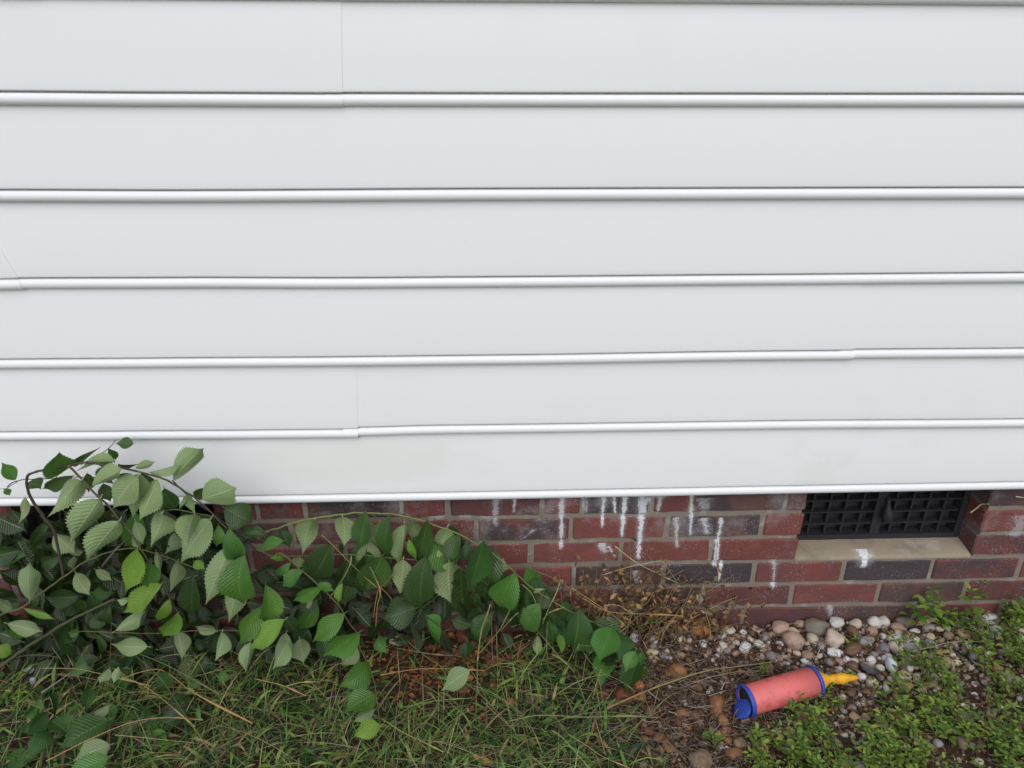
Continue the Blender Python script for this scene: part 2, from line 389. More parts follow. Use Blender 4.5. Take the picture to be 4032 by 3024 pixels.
def siding(k, x0, x1, out=0.0, slant=0.0, rslant=0.0, lo=-1e9, hi=1e9):
    f = course_dz(k, lo, hi); n = max(6, int((x1-x0)/.03)); V = []; F = []; m_ = len(PROF)
    for i in range(n+1):
        t = i/n
        for (py, pz) in PROF:
            hh = max(0.0, pz/EXP)
            sl_ = (1-t)**14*slant*hh**1.3*-1 + t**14*rslant*hh**1.3*-1
            x = x0+(x1-x0)*t+sl_
            b = .0011*noise.noise(Vector((x*1.3, k*7.7, pz*5)))*math.sin(math.pi*max(0, min(1, hh)))
            V.append((x, py-out+b, ZB-.0205+EXP*k+pz+f(x if abs(sl_) < .004 else x0+(x1-x0)*t)))
    for i in range(n):
        for j in range(m_-1):
            F.append((i*m_+j, i*m_+j+1, (i+1)*m_+j+1, (i+1)*m_+j))
    if out:                                                # cut end of the lapping sheet
        o_ = len(V); E_ = [V[n*m_+j] for j in range(m_)]; V += E_+[(v[0]-.0003, v[1]+out*.9, v[2]) for v in E_]
        F += [(o_+j, o_+j+1, o_+m_+j+1, o_+m_+j) for j in range(m_-1)]
    me = mesh('siding_panel', V, F)
    return link('siding_panel', me, VINYL, house)
XL, XR = -4.2, 4.4
seam = {5: at_dist(1341, 300, .03).x, 3: at_dist(81, 1103, .03).x, 2: at_dist(3367, 1385, .03).x, 1: at_dist(1408, 1695, .03).x}
for k in range(0, 11):
    if k in seam:
        s_ = seam[k]; sl_ = {3: .055, 5: -.010, 2: .011, 1: -.008}[k]
        sx = {5: 1341, 3: 80, 2: 3367, 1: 1407}[k]
        siding(k, XL, s_, .0016, 0, sl_, -1e9, sx); siding(k, s_-(.14 if k == 3 else .03), XR, lo=sx)
    else:
        s_ = {0: -1.75, 4: 1.8}.get(k, -1.2+.5*(k % 5))
        siding(k, XL, s_, .0014); siding(k, s_-.03, XR)

OPEN = [(-1.030, -.608), (.708, 1.128)]
SILLZ = -2*CM+.004
mb = MB()
mb.box(XL, XR, .105, .14, GZ-.3, 1.82)                                       # backing behind vents and siding
for a, b in ((XL, OPEN[0][0]-.006), (OPEN[0][1]+.006, OPEN[1][0]-.006), (OPEN[1][1]+.006, XR)): mb.box(a, b, .0030, .1049, SILLZ, .30)
mb.box(XL, XR, .0030, .1049, GZ-.3, SILLZ-.0005)
found = mb.build('brick_foundation', MORTAR, house)
BM_CACHE = {}
def brick_mesh(L):
    key = (round(L, 3), R.randrange(3))
    if key in BM_CACHE: return BM_CACHE[key]
    bm = bmesh.new(); bmesh.ops.create_cube(bm, size=1)
    for v in bm.verts: v.co = Vector((v.co.x*L, v.co.y*.096, v.co.z*(CM-.0102)))
    e = [e for e in bm.edges if abs(e.verts[0].co.x-e.verts[1].co.x) > L*.5]
    bmesh.ops.subdivide_edges(bm, edges=e, cuts=max(2, int(L/.035)))
    bmesh.ops.bevel(bm, geom=[e for e in bm.edges if e.calc_face_angle(0) > 1], offset=.0034, segments=1, affect='EDGES')
    sd_ = R.random()*50
    for v in bm.verts:
        q = v.co*52+Vector((sd_, 0, 0))
        v.co += Vector((noise.noise(q), .5*noise.noise(q+Vector((0, 9, 0))), noise.noise(q+Vector((0, 0, 7)))))*.0034
    me = bpy.data.meshes.new('brick'); bm.to_mesh(me); bm.free(); me.materials.append(BRICK); BM_CACHE[key] = me
    return me
RED, DRED, BRN, DARK = (.190, .055, .043), (.135, .046, .038), (.112, .056, .046), (.052, .044, .049)
KN = {0: {-.3: (BRN, .9), -.14: (RED, .3), .0: (DRED, .5), .16: (RED, .2), .28: (DARK, .6), .4: (RED, .3), .55: (BRN, 1), .68: (BRN, .2)},
      1: {.29: (RED, .15), .07: (DRED, .9), .5: (BRN, 1), .66: (RED, .1), -.13: (RED, .3), 1.23: (RED, .1)},
      2: {.2: (RED, .3), .4: (RED, .1), .6: (RED, .1), -.01: (RED, .2), 1.23: (DRED, .5)},
      3: {.3: (BRN, .6), .5: (DARK, .4), .71: (RED, .3), .93: (DARK, .3), 1.14: (DRED, .8)},
      4: {.4: (BRN, .5), .61: (DRED, .3), .82: (RED, .35), 1.03: (BRN, .6)}, 5: {.5: (DRED, .4), .7: (DRED, .5), .92: (BRN, .6)}}
JX = {0: [-.608, -.508, -.4048, -.1948, -.0945, .1127, .2028, .3569, .447, .6613, .713],
      1: [-.608, -.4419, -.2434, -.0316, .1797, .3986, .6165, .713], 2: [-.608, -.54, -.329, -.118, .091, .2992, .5079, .713]}
GRID = {3: .1921, 4: .0792, 5: -.0277}
def lay(course, js):
    for a, b in zip(js, js[1:]):
        L = b-a-.0098
        if L < .03: continue
        c = (a+b)/2
        o = link('brick', brick_mesh(L), None, found)
        o.location = (c+R.uniform(-.0008, .0008), .048+R.uniform(-.0012, .0015), CM*(.5-course)+R.uniform(-.0008, .0008))
        o.rotation_euler = (R.uniform(-.004, .004), R.uniform(-.004, .004), R.uniform(-.005, .005))
        kn = [v for x, v in KN[course].items() if abs(x-c) < .045]
        col, al = kn[0] if kn else (R.choice([RED, RED, DRED, BRN]), R.choice([.1, .2, .4, .8]))
        f = R.uniform(.88, 1.12)
        o.color = (col[0]*f, col[1]*f, col[2]*f, al)
for cs in (0, 1, 2):
    lay(cs, JX[cs])
    l = OPEN[0][0]; lay(cs, [l-.2127*i-.1*(cs % 2) for i in range(5, -1, -1)]+([l] if cs % 2 else []))
    r_ = OPEN[1][1]; lay(cs, [r_-.0045+v for v in ([0]+[.106+.2127*i for i in range(5)] if cs == 0 else [.2127*i for i in range(6)])])
for cs, g in GRID.items():
    lay(cs, [g+.2127*i for i in range(-11, 12)])
def sill(x0, x1):
    V = []; F = []; n = 26
    for i in range(n+1):
        x = x0+(x1-x0)*i/n
        e = .0022*noise.noise(Vector((x*30, 1, 0))) ; e2 = .003*noise.noise(Vector((x*22, 5, 0)))
        V += [(x, .0018+e*.6, SILLZ-.0052), (x, .0030+e*.6, SILLZ+.0010), (x, .008+e, SILLZ+.0040+e*.4), (x, .035, SILLZ+.0095+e), (x, .068+e2, SILLZ+.0145+e2), (x, .104, SILLZ+.016)]
    for i in range(n):
        for j in range(5): F.append((i*6+j, (i+1)*6+j, (i+1)*6+j+1, i*6+j+1))
    o = link('vent_sill', mesh('vent_sill', V, F), LEDGE, found)
    o['label'] = 'tan mortar ledge below the vent'
def vent(x0, x1, lever):
    z0, z1, yf = SILLZ+.0125, .0677+.03, .060
    v = MB(); v.box(x0+.004, x0+.016, yf-.004, yf+.040, z0, z1); v.box(x1-.016, x1-.004, yf-.004, yf+.040, z0, z1)
    v.box(x0+.016, x1-.016, yf-.004, yf+.040, z0, z0+.014); v.box(x0+.016, x1-.016, yf-.004, yf+.040, z1-.012, z1)
    fr = v.build('foundation_vent', BLACKP, house)
    fr['label'] = 'black plastic grid vent set in the brick'
    def sub(name, mbx, mat):
        return mbx.build(name, mat, fr)
    b = MB(); b.box(x0+.016, x1-.016, yf+.026, yf+.032, z0+.014, z1-.012); sub('insect_screen', b, VOID)
    z = z0+.014+.029
    while z < z1-.02:
        b = MB(); b.box(x0+.016, x1-.016, yf, yf+.016, z-.0021, z+.0021); sub('horizontal_bar', b, BLACKP); z += .0325
    n = 10; cx = (x0+x1)/2
    for i in range(1, n):
        xx = x0+.012+(x1-x0-.024)*i/n
        if abs(xx-cx) < .006: continue
        b = MB(); b.box(xx-.0024, xx+.0024, yf+.0035, yf+.0185, z0+.014, z1-.012); sub('vertical_bar', b, BLACKP)
    b = MB(); b.box(cx-.011, cx+.011, yf-.0015, yf+.0255, z0+.014, z1-.012); sub('centre_post', b, BLACKP)
    if lever:
        p = at_dist(*px('V', 978, 395), -yf+.012)
        V, F = tube(catmull([p+Vector((.003, .012, .042)), p+Vector((.001, .002, .034)), p+Vector((0, -.004, .016)), p+Vector((.002, -.006, 0)), p+Vector((.003, -.004, -.014))], 4),
                    lambda t: .0045 if t < .35 else .0045+.0085*math.sin(math.pi*min(1, (t-.35)/.65*.86)), 10)
        b = MB(); b.add(V, F); o = sub('lever', b, BLACKP); o.data.polygons.foreach_set('use_smooth', [True]*len(o.data.polygons))
for (a, b), lv in zip(OPEN, (False, True)):
    sill(a+.0003, b-.0003); vent(a, b, lv)

# ------------------------------------------------------------------ elm shrub: branches and leaves
def leaf_mesh(sd_):
    r = random.Random(sd_); nst = 38; V = []; F = []; UV = []
    droop = r.uniform(-.16, .32); fold = r.uniform(.04, .42); tw = r.uniform(-.6, .6); sway = r.uniform(-.07, .07); asy = r.uniform(.92, 1.08)
    us = (-1, -.55, 0, .55, 1)
    for i in range(nst+1):
        v = i/nst
        sm = max(0, min(1, (v-.60)/.39)); pw = (math.sin(math.pi*min(1, v**.94))+1e-9)**.82*(1-.70*sm*sm*(3-2*sm))
        pw = max(.0, min(1.05, pw)) if 0 < i < nst else 0
        tooth = (1.05 if i % 2 else .90) if 0 < i < nst else 1
        for u in us:
            e = abs(u) == 1
            hw = .5*pw*(tooth if e else 1)*(asy if u > 0 else 2-asy)
            x = u*hw; y = v+(.014 if (e and i % 2) else 0)
            z = -droop*4*(v-.5)**2*.5+droop*.5 + fold*abs(u)*hw*.9 + .018*math.sin(v*9+sd_+u*2)*abs(u)
            a = tw*(v-.3); x, z = x*math.cos(a)-z*math.sin(a), x*math.sin(a)+z*math.cos(a)
            V.append((x+sway*math.sin(v*2.6), y, z)); UV.append(((u+1)/2, v))
    m_ = len(us)
    for i in range(nst):
        for j in range(m_-1): F.append((i*m_+j, i*m_+j+1, (i+1)*m_+j+1, (i+1)*m_+j))
    o = len(V)                                     # short petiole
    V += [(-.018, 0, 0), (.018, 0, 0), (.014, -.09, .012), (-.014, -.09, .012)]; UV += [(.5, 0)]*4; F.append((o, o+3, o+2, o+1))
    me = mesh('leaf', V, F, True, None, UV); me.materials.append(LEAF); return me
LM = [leaf_mesh(s) for s in range(26)]
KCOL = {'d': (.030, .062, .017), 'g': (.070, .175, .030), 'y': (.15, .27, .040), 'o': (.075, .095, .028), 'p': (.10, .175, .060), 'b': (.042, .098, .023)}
def leaf3(plant, b, t, wid, kind, flip=None, roll=None, alpha=1.0):
    L = t-b; ln = L.length
    if ln < .004: return
    y = L/ln; view = (CAM-(b+t)/2).normalized()
    n = view-y*view.dot(y); n.normalize()
    a = R.uniform(-.7, .7) if roll is None else roll
    n = (Matrix.Rotation(a, 3, y) @ n)
    if flip is None: flip = kind in 'po'
    wid *= R.uniform(.9, 1.08)
    wid = 1.14*wid/max(.62, math.cos(a))
    if flip: n = -n
    x = y.cross(n)
    o = bpy.data.objects.new('leaf', R.choice(LM)); C.objects.link(o); o.parent = plant; o.matrix_parent_inverse = Matrix.Translation(-plant.location)
    M_ = Matrix((x*wid, y*ln, n*ln)).transposed().to_4x4(); M_.translation = b
    o.matrix_world = M_; o.matrix_basis = M_
    c = KCOL[kind]; f = R.uniform(.82, 1.2)
    o.color = (c[0]*f, c[1]*f, c[2]*f*R.uniform(.85, 1.15), alpha)
def lp(zk, x, y, d, lift):
    X, Y_ = px(zk, x, y); g = gdist(X, Y_)
    return at_dist(X, Y_, max(d, g+lift))
def put_leaf(plant, zk, bx, by, tx, ty, w_, kind, d=None):
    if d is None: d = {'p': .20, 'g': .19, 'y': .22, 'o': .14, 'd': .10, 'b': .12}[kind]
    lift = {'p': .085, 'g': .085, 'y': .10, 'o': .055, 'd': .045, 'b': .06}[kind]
    d += R.uniform(-.012, .012)
    b = lp(zk, bx, by, d, lift); t = lp(zk, tx, ty, d+R.uniform(-.012, .02), lift)
    dep = (CAM-(b+t)/2).dot(-fw)
    leaf3(plant, b, t, w_/ZO[zk][2]*dep/FPX, kind)
    return b
def branch(plant, zk, pts, r0_, r1_, d=.18, lift=.07, name='branch', col=(.075, .055, .032), dd=0.0):
    P = []
    n = len(pts)
    for i, (x, y) in enumerate(pts): P.append(lp(zk, x, y, d+dd*i/(n-1), lift))
    P = catmull(P, 7)
    P = [p+Vector((noise.noise(p*60), noise.noise(p*60+Vector((5, 0, 0))), noise.noise(p*60+Vector((0, 5, 0)))))*.0015 for p in P]
    V, F = tube(P, lambda t: (r0_+(r1_-r0_)*t)*(1+.18*max(0, math.sin(t*n*9))**8), 6)
    o = link(name, mesh(name, V, F), BARK, plant); o.color = (*col, 1); return o

elm = empty('elm_shrub', (-.75, -.10, GZ))
tag(elm, 'big leafy elm shrub with serrated leaves arching up over the white siding', 'shrub')
GRN, GRY = (.10, .105, .035), (.07, .055, .038)
branch(elm, 'A', [(560, 1400), (470, 985), (380, 860), (270, 690), (230, 575), (240, 500), (300, 462), (420, 440), (600, 402), (700, 380), (850, 390), (1050, 422), (1200, 460), (1400, 510), (1550, 592), (1700, 690), (1800, 780), (1900, 880), (1975, 955)], .0030, .0012, .13, .05, col=GRY, dd=.07)
branch(elm, 'A', [(590, 405), (700, 510), (850, 672), (950, 760), (1050, 890), (1150, 1000), (1220, 1130), (1290, 1230), (1380, 1390), (1450, 1510), (1500, 1600), (1560, 1690)], .0022, .0009, .20, .09, col=(.10, .085, .04))
branch(elm, 'A', [(60, 590), (150, 535), (400, 520), (620, 505), (850, 508)], .0009, .0010, .13, col=GRY)
branch(elm, 'A', [(0, 606), (60, 600), (150, 540)], .0006, .0007, .13, col=GRY)
branch(elm, 'A', [(700, 395), (850, 320), (950, 250), (1010, 180)], .0009, .0006, .09, col=GRY)
branch(elm, 'A', [(-160, 1850), (20, 1700), (180, 1650), (270, 1580), (450, 1450), (600, 1340), (750, 1240), (950, 1160), (1100, 1130), (1250, 1140), (1500, 1220), (1800, 1335)], .0026, .0009, .16, .10, col=(.10, .095, .04))
branch(elm, 'A', [(1280, 832), (1400, 800), (1550, 790), (1700, 820), (1860, 850)], .0008, .0011, .17, col=GRN)
branch(elm, 'A', [(1500, 535), (1650, 680), (1760, 760), (1900, 860), (2050, 990), (2180, 1090), (2300, 1200)], .0013, .0012, .15, col=(.05, .03, .022))
branch(elm, 'D', [(-100, 860), (0, 780), (200, 630), (400, 500), (600, 380), (800, 280), (1000, 190)], .0046, .0028, .12, .03, col=(.075, .075, .035))
branch(elm, 'D', [(690, 465), (1000, 480), (1400, 485), (1700, 465), (2110, 460)], .0008, .0008, .16, .06, col=(.16, .13, .05))
branch(elm, 'D', [(100, 1000), (300, 760), (480, 520)], .0020, .0014, .1, .02, col=(.06, .03, .025))
branch(elm, 'A', [(850, 1330), (1000, 1150), (1110, 1020), (1160, 880)], .0030, .0022, .08, col=(.12, .10, .08))
branch(elm, 'A', [(700, 1659), (1000, 1490), (1300, 1280), (1560, 1180)], .0018, .0014, .07, col=(.10, .08, .06))
branch(elm, 'B', [(-20, 460), (130, 590), (230, 690), (290, 790), (330, 900)], .0016, .0010, .15, col=(.055, .035, .022))
branch(elm, 'B', [(250, 690), (400, 760), (460, 725), (620, 862), (800, 1020), (950, 1170), (1060, 1350), (1120, 1422), (1150, 1560), (1220, 1700), (1270, 1850), (1290, 2000), (1310, 2160), (1320, 2330)], .0018, .0008, .16, .09, col=(.12, .13, .05))
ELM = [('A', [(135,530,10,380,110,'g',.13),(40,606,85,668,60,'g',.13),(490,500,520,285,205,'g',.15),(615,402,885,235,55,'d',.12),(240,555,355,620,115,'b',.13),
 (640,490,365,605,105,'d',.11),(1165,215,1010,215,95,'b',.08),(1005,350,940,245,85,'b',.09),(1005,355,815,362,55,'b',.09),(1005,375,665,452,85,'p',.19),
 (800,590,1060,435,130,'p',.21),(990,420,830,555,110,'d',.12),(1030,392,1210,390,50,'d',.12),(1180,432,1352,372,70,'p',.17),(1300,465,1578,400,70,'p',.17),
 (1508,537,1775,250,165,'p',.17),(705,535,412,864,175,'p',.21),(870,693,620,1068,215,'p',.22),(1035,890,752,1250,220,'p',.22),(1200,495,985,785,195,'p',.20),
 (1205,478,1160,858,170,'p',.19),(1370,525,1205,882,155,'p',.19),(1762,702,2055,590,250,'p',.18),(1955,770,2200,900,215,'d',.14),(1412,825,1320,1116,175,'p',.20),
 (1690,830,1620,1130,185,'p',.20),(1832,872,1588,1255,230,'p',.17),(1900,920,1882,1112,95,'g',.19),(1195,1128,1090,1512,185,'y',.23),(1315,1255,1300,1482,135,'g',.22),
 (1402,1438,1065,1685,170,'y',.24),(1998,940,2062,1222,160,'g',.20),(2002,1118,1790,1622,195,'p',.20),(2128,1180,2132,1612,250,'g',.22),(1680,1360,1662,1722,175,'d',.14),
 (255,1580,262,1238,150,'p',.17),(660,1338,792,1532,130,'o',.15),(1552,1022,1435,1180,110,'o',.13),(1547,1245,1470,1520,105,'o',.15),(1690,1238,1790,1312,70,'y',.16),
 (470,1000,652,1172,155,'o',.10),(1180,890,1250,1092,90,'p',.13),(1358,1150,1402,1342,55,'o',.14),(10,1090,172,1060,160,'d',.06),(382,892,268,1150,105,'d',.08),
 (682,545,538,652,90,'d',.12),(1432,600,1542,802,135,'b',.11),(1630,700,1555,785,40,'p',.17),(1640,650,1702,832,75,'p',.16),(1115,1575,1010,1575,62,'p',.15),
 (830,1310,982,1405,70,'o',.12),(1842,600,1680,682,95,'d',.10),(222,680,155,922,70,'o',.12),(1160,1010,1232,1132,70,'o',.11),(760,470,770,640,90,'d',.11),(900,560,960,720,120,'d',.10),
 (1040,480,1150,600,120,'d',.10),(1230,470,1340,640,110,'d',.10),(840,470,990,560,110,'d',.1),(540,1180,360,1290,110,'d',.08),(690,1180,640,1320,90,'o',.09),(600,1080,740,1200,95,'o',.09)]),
 ('B', [(320,1000,310,1335,155,'g',.22),(285,1190,105,1525,180,'g',.22),(492,1305,190,1562,190,'y',.24),(110,930,0,1335,160,'p',.19),(100,552,345,572,110,'d',.14),
 (482,620,243,692,112,'g',.17),(542,805,408,915,78,'g',.17),(645,872,465,1026,112,'g',.18),(812,1028,558,1140,105,'g',.18),(765,990,922,1060,75,'g',.18),
 (500,1420,400,1685,130,'p',.16),(480,1280,602,1422,110,'d',.12),(620,1470,650,1692,140,'o',.14),(780,1122,598,1222,115,'d',.12),(1012,1250,738,1502,175,'g',.2),
 (1142,1410,818,1622,185,'g',.2),(450,520,540,692,90,'d',.09),(720,1090,668,1232,50,'o',.13),(990,985,960,1162,60,'y',.15),(690,1370,600,1530,130,'d',.1),(480,780,350,770,60,'y',.15)]),
 ('D', [(1290,602,972,572,140,'p'),(1000,465,1262,293,115,'p'),(60,398,372,465,120,'o'),(208,268,492,366,50,'y'),(-60,620,110,672,110,'y'),(122,292,-30,190,75,'o'),
 (1552,308,1420,512,125,'y'),(1478,188,1358,372,105,'y'),(690,165,368,170,150,'d'),(1882,470,1698,430,85,'o'),(1932,478,1868,735,105,'p'),(2180,560,2142,822,125,'p'),
 (1540,470,1582,722,110,'o'),(790,800,650,742,150,'b'),(830,490,866,702,60,'b'),(952,790,868,926,72,'p'),(782,960,740,1172,105,'b'),(1502,830,1358,982,125,'b'),(1150,640,1048,802,75,'b'),
 (690,480,590,480,72,'g'),(830,310,860,470,100,'d'),(960,240,940,402,110,'d'),(1030,780,985,925,60,'p'),(1650,960,1760,900,70,'b'),(640,230,560,340,100,'d'),(180,210,60,260,90,'d'),(1900,900,2010,850,70,'g')]),
 ('E', [(1012,770,738,952,185,'g'),(1062,1015,788,1192,190,'g'),(1102,1290,868,1392,160,'y'),(892,592,768,772,120,'o'),(1052,1150,868,1262,85,'o'),(290,560,165,800,140,'p'),(1270,1085,1300,1150,45,'y')])]
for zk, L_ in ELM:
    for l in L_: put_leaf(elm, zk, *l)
MIN = {'V': [], 'F': [], 'UV': []}
for i in range(720):                                  # leaves deeper in the shrub, coloured dark as in shade; deepest are one mass
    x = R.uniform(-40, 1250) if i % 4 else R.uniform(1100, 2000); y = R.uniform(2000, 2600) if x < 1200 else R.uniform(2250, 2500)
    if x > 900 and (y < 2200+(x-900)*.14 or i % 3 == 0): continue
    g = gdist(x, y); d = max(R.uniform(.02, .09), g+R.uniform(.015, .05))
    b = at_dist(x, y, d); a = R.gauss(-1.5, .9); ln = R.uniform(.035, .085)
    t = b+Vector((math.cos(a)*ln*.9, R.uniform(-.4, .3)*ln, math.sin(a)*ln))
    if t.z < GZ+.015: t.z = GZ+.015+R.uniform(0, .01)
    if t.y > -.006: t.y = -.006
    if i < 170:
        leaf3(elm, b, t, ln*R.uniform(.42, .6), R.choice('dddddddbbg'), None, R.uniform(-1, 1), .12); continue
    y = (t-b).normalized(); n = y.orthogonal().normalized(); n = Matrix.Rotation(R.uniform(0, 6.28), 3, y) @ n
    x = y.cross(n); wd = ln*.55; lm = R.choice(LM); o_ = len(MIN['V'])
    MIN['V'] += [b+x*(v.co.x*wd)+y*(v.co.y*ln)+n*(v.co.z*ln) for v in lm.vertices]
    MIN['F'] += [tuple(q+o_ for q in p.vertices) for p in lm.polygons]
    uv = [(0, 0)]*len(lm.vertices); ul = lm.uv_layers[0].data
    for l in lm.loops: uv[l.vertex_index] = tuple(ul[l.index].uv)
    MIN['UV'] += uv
o = link('inner_foliage', mesh('inner_foliage', MIN['V'], MIN['F'], True, None, MIN['UV']), LEAF, elm); o.color = (.017, .032, .010, .08); o['kind'] = 'stuff'  # shade inside the shrub is put into this dark leaf colour

shoot = empty('elm_shoot', (.0, -.10, GZ))
tag(shoot, 'long elm shoot with hanging serrated leaves arching in front of the brick wall', 'shrub')
branch(shoot, 'B', [(250, 600), (335, 537), (450, 500), (600, 455), (850, 405), (1000, 388), (1150, 378), (1400, 385), (1650, 430), (1800, 482), (2000, 556), (2170, 650), (2300, 730), (2480, 880), (2620, 1010), (2800, 1130), (2990, 1240), (3200, 1340), (3400, 1460), (3560, 1560)], .0022, .0009, .085, .05, col=(.17, .19, .055), dd=.02)
branch(shoot, 'B', [(470, 755), (720, 748), (950, 736), (1150, 740), (1350, 760), (1600, 782), (1900, 825), (2100, 900), (2400, 1100)], .0011, .0008, .09, col=(.12, .15, .05))
branch(shoot, 'B', [(1210, 370), (1290, 420), (1340, 490)], .0007, .0005, .09, col=(.2, .14, .08))
SH = [('B', [(748,440,648,742,170,'p',.09),(990,408,1002,672,170,'p',.09),(1195,363,1118,712,145,'b',.10),(1410,378,1388,752,112,'b',.10),(1530,468,1490,842,150,'p',.09),(1325,450,1290,642,75,'o',.08),
 (1732,428,1648,832,155,'b',.10),(1905,500,1788,802,175,'p',.09),(2012,558,1888,812,140,'b',.10),(900,640,718,962,255,'d',.10),(960,650,1000,720,60,'d',.08),(1342,748,1178,1062,265,'b',.11),(1520,780,1495,1082,170,'o',.09),
 (1722,740,1680,1218,235,'d',.10),(1922,800,1950,1172,235,'o',.10),(2022,850,2050,1292,200,'d',.09),(1642,1200,1328,1290,230,'d',.13),(1722,1298,1842,1532,95,'g',.13),
 (1312,1440,1380,1602,90,'g',.13),(1062,750,958,1002,115,'d',.09),(1240,780,1138,850,85,'d',.08),(1570,600,1640,790,70,'y',.11),(1590,440,1590,650,120,'o',.07),(620,760,600,860,110,'o',.08),(820,880,900,980,130,'d',.07)]),
 ('C', [(235,618,118,1042,225,'b',.11),(502,888,378,1202,225,'g',.12),(300,950,248,1152,125,'d',.09),(440,862,305,850,130,'o',.08),(570,1000,792,1040,100,'o',.08),(602,990,500,1372,175,'d',.10),(722,1158,578,1402,190,'g',.12),
 (762,1050,700,1232,150,'d',.09),(800,1308,832,1502,105,'b',.1),(1062,1208,1000,1592,215,'b',.11),(1162,1280,1202,1502,155,'d',.10),(1342,1368,1228,1682,235,'g',.11),(1392,1400,1422,1682,155,'b',.1),(700,1440,700,1622,78,'o',.11),(890,1428,912,1602,62,'y',.12),
 (112,620,48,802,100,'d',.08),(400,780,330,900,120,'o',.07),(180,1060,120,1200,130,'d',.08)]),
 ('N', [(1332,640,1238,822,122,'g'),(1385,650,1375,765,55,'g'),(1110,640,1090,800,130,'d')]),
 ('E', [(1882,808,1638,992,150,'p'),(1850,560,1830,712,130,'d'),(1500,330,1620,460,80,'g')])]
for zk, L_ in SH:
    for l in L_: put_leaf(shoot, zk, *l)
ARC = [(700, 1150), (800, 1118), (960, 1112), (1040, 1150), (1110, 1215), (1180, 1265), (1260, 1330), (1360, 1400)]
for i in range(42):                                   # more hanging leaves along the shoot
    j = R.random()*(len(ARC)-1.001); a_ = ARC[int(j)]; b_ = ARC[int(j)+1]; t_ = j-int(j)
    X = (a_[0]+(b_[0]-a_[0])*t_+R.uniform(-20, 20)+(25 if j > 3 else 0)*R.random())*4032/2212; Y_ = (a_[1]+(b_[1]-a_[1])*t_+R.uniform(8, 110 if j < 4 else 45))*4032/2212
    g = gdist(X, Y_); d = max(R.uniform(.05, .085), g+.035); b = at_dist(X, Y_, d); ln = R.uniform(.06, .095)
    t = b+Vector((R.gauss(-.15, .28), R.uniform(-.35, .1), -1)).normalized()*ln
    if t.z < GZ+.02: t = b+Vector((R.uniform(-.6, .8), -.6, -.15)).normalized()*ln
    if t.y > -.02: t.y = -.02
    leaf3(shoot, b, t, ln*R.uniform(.46, .6), R.choice('dddbbbgo'))
low = empty('elm_seedling', (-.82, -.33, GZ))
tag(low, 'low elm seedling with broad dark leaves lying in the grass before the big shrub', 'shrub')
branch(low, 'D', [(350, 1640), (420, 1400), (430, 1290), (370, 1080), (250, 950)], .0014, .0008, .1, .03, col=(.12, .06, .04))
branch(low, 'D', [(330, 1700), (500, 1640), (800, 1560), (960, 1480)], .0012, .0008, .1, .03, col=(.10, .08, .04))
for l in [(402,1178,238,1382,135,'b'),(422,1338,268,1602,155,'b'),(438,1248,622,1402,145,'b'),(952,1238,520,1482,205,'b'),(962,1458,640,1602,175,'o'),(952,1558,540,1722,190,'g'),(962,1108,798,1222,70,'o'),(430,1000,470,1240,70,'b')]:
    put_leaf(low, 'D', *l)

for i in range(30):
    X, Y_ = R.uniform(-30, 820), R.uniform(2640, 3040); p = on_ground(X, Y_, R.uniform(.012, .035)); a = R.uniform(0, 6.28); ln = R.uniform(.04, .075)
    leaf3(low, p, p+Vector((math.cos(a)*ln, math.sin(a)*ln, R.uniform(-.1, .25)*ln)), ln*R.uniform(.45, .6), R.choice('ddbbbgo'), None, R.uniform(-.6, .6), .5)
# ------------------------------------------------------------------ coral balloon pump
def lathe(prof, n=36, cap0=False, cap1=False):
    V = []; F = []
    for (x, r) in prof:
        for k in range(n):
            a = 2*math.pi*k/n; V.append((x, r*math.cos(a), r*math.sin(a)))
    for i in range(len(prof)-1):
        for k in range(n):
            k2 = (k+1) % n; F.append((i*n+k, (i+1)*n+k, (i+1)*n+k2, i*n+k2))
    if cap0: F.append(tuple(range(n)))
    if cap1: F.append(tuple(len(V)-1-k for k in range(n)))
    return V, F
pr = .0315
pa = on_ground(*px('T', 650, 720), pr+.006); pb = on_ground(*px('T', 1392, 505), pr+.010)
ax = (pb-pa); PL = ax.length; ax.normalize()
pump = empty('balloon_pump', pa-Vector((0, 0, pr)))
tag(pump, 'coral red plastic hand pump with blue end rings and yellow nozzle lying on the pebbles', 'toy pump')
zz = Vector((0, 0, 1)); yy = zz.cross(ax).normalized(); zz = ax.cross(yy)
PM = Matrix((ax, yy, zz)).transposed().to_4x4(); PM.translation = pa
def pump_part(name, prof, mat, M_=None, parent=None, **kw):
    V, F = lathe(prof, **kw); me = mesh(name, V, F)
    me.polygons.foreach_set('use_smooth', [len(p.vertices) < 5 for p in me.polygons])
    o = link(name, me, mat, parent or pump); o.matrix_parent_inverse = Matrix.Identity(4)
    o.matrix_basis = Matrix.Translation(-pump.location) @ PM @ (M_ or Matrix.Identity(4)); return o
pump_part('barrel', [(.002, .0285), (.002, pr-.002), (.006, pr-.0012), (PL*.5, pr-.0008), (PL-.004, pr-.0012), (PL-.004, .028), (.002, .0285)], CORAL)
pump_part('end_ring', [(.0065, pr-.0010), (.0062, pr+.0008), (.005, pr+.0014), (-.001, pr+.0015), (-.0025, pr+.0010), (-.0035, pr-.0005), (-.003, pr-.0020), (.004, pr-.0028), (.016, pr-.0032)], BLUE)
pump_part('end_ring', [(PL-.003, pr-.0012), (PL-.0028, pr+.0008), (PL-.002, pr+.0016), (PL+.003, pr+.0014), (PL+.0055, pr-.0005), (PL+.0085, pr-.007), (PL+.0105, .014), (PL+.012, .010)], BLUE, cap1=True)
pump_part('hollow_shade_plate', [(.0035, .004), (.0035, .0278), (.007, .0280)], VOID, cap0=False)  # dark plate added near the mouth, standing for shade inside the barrel
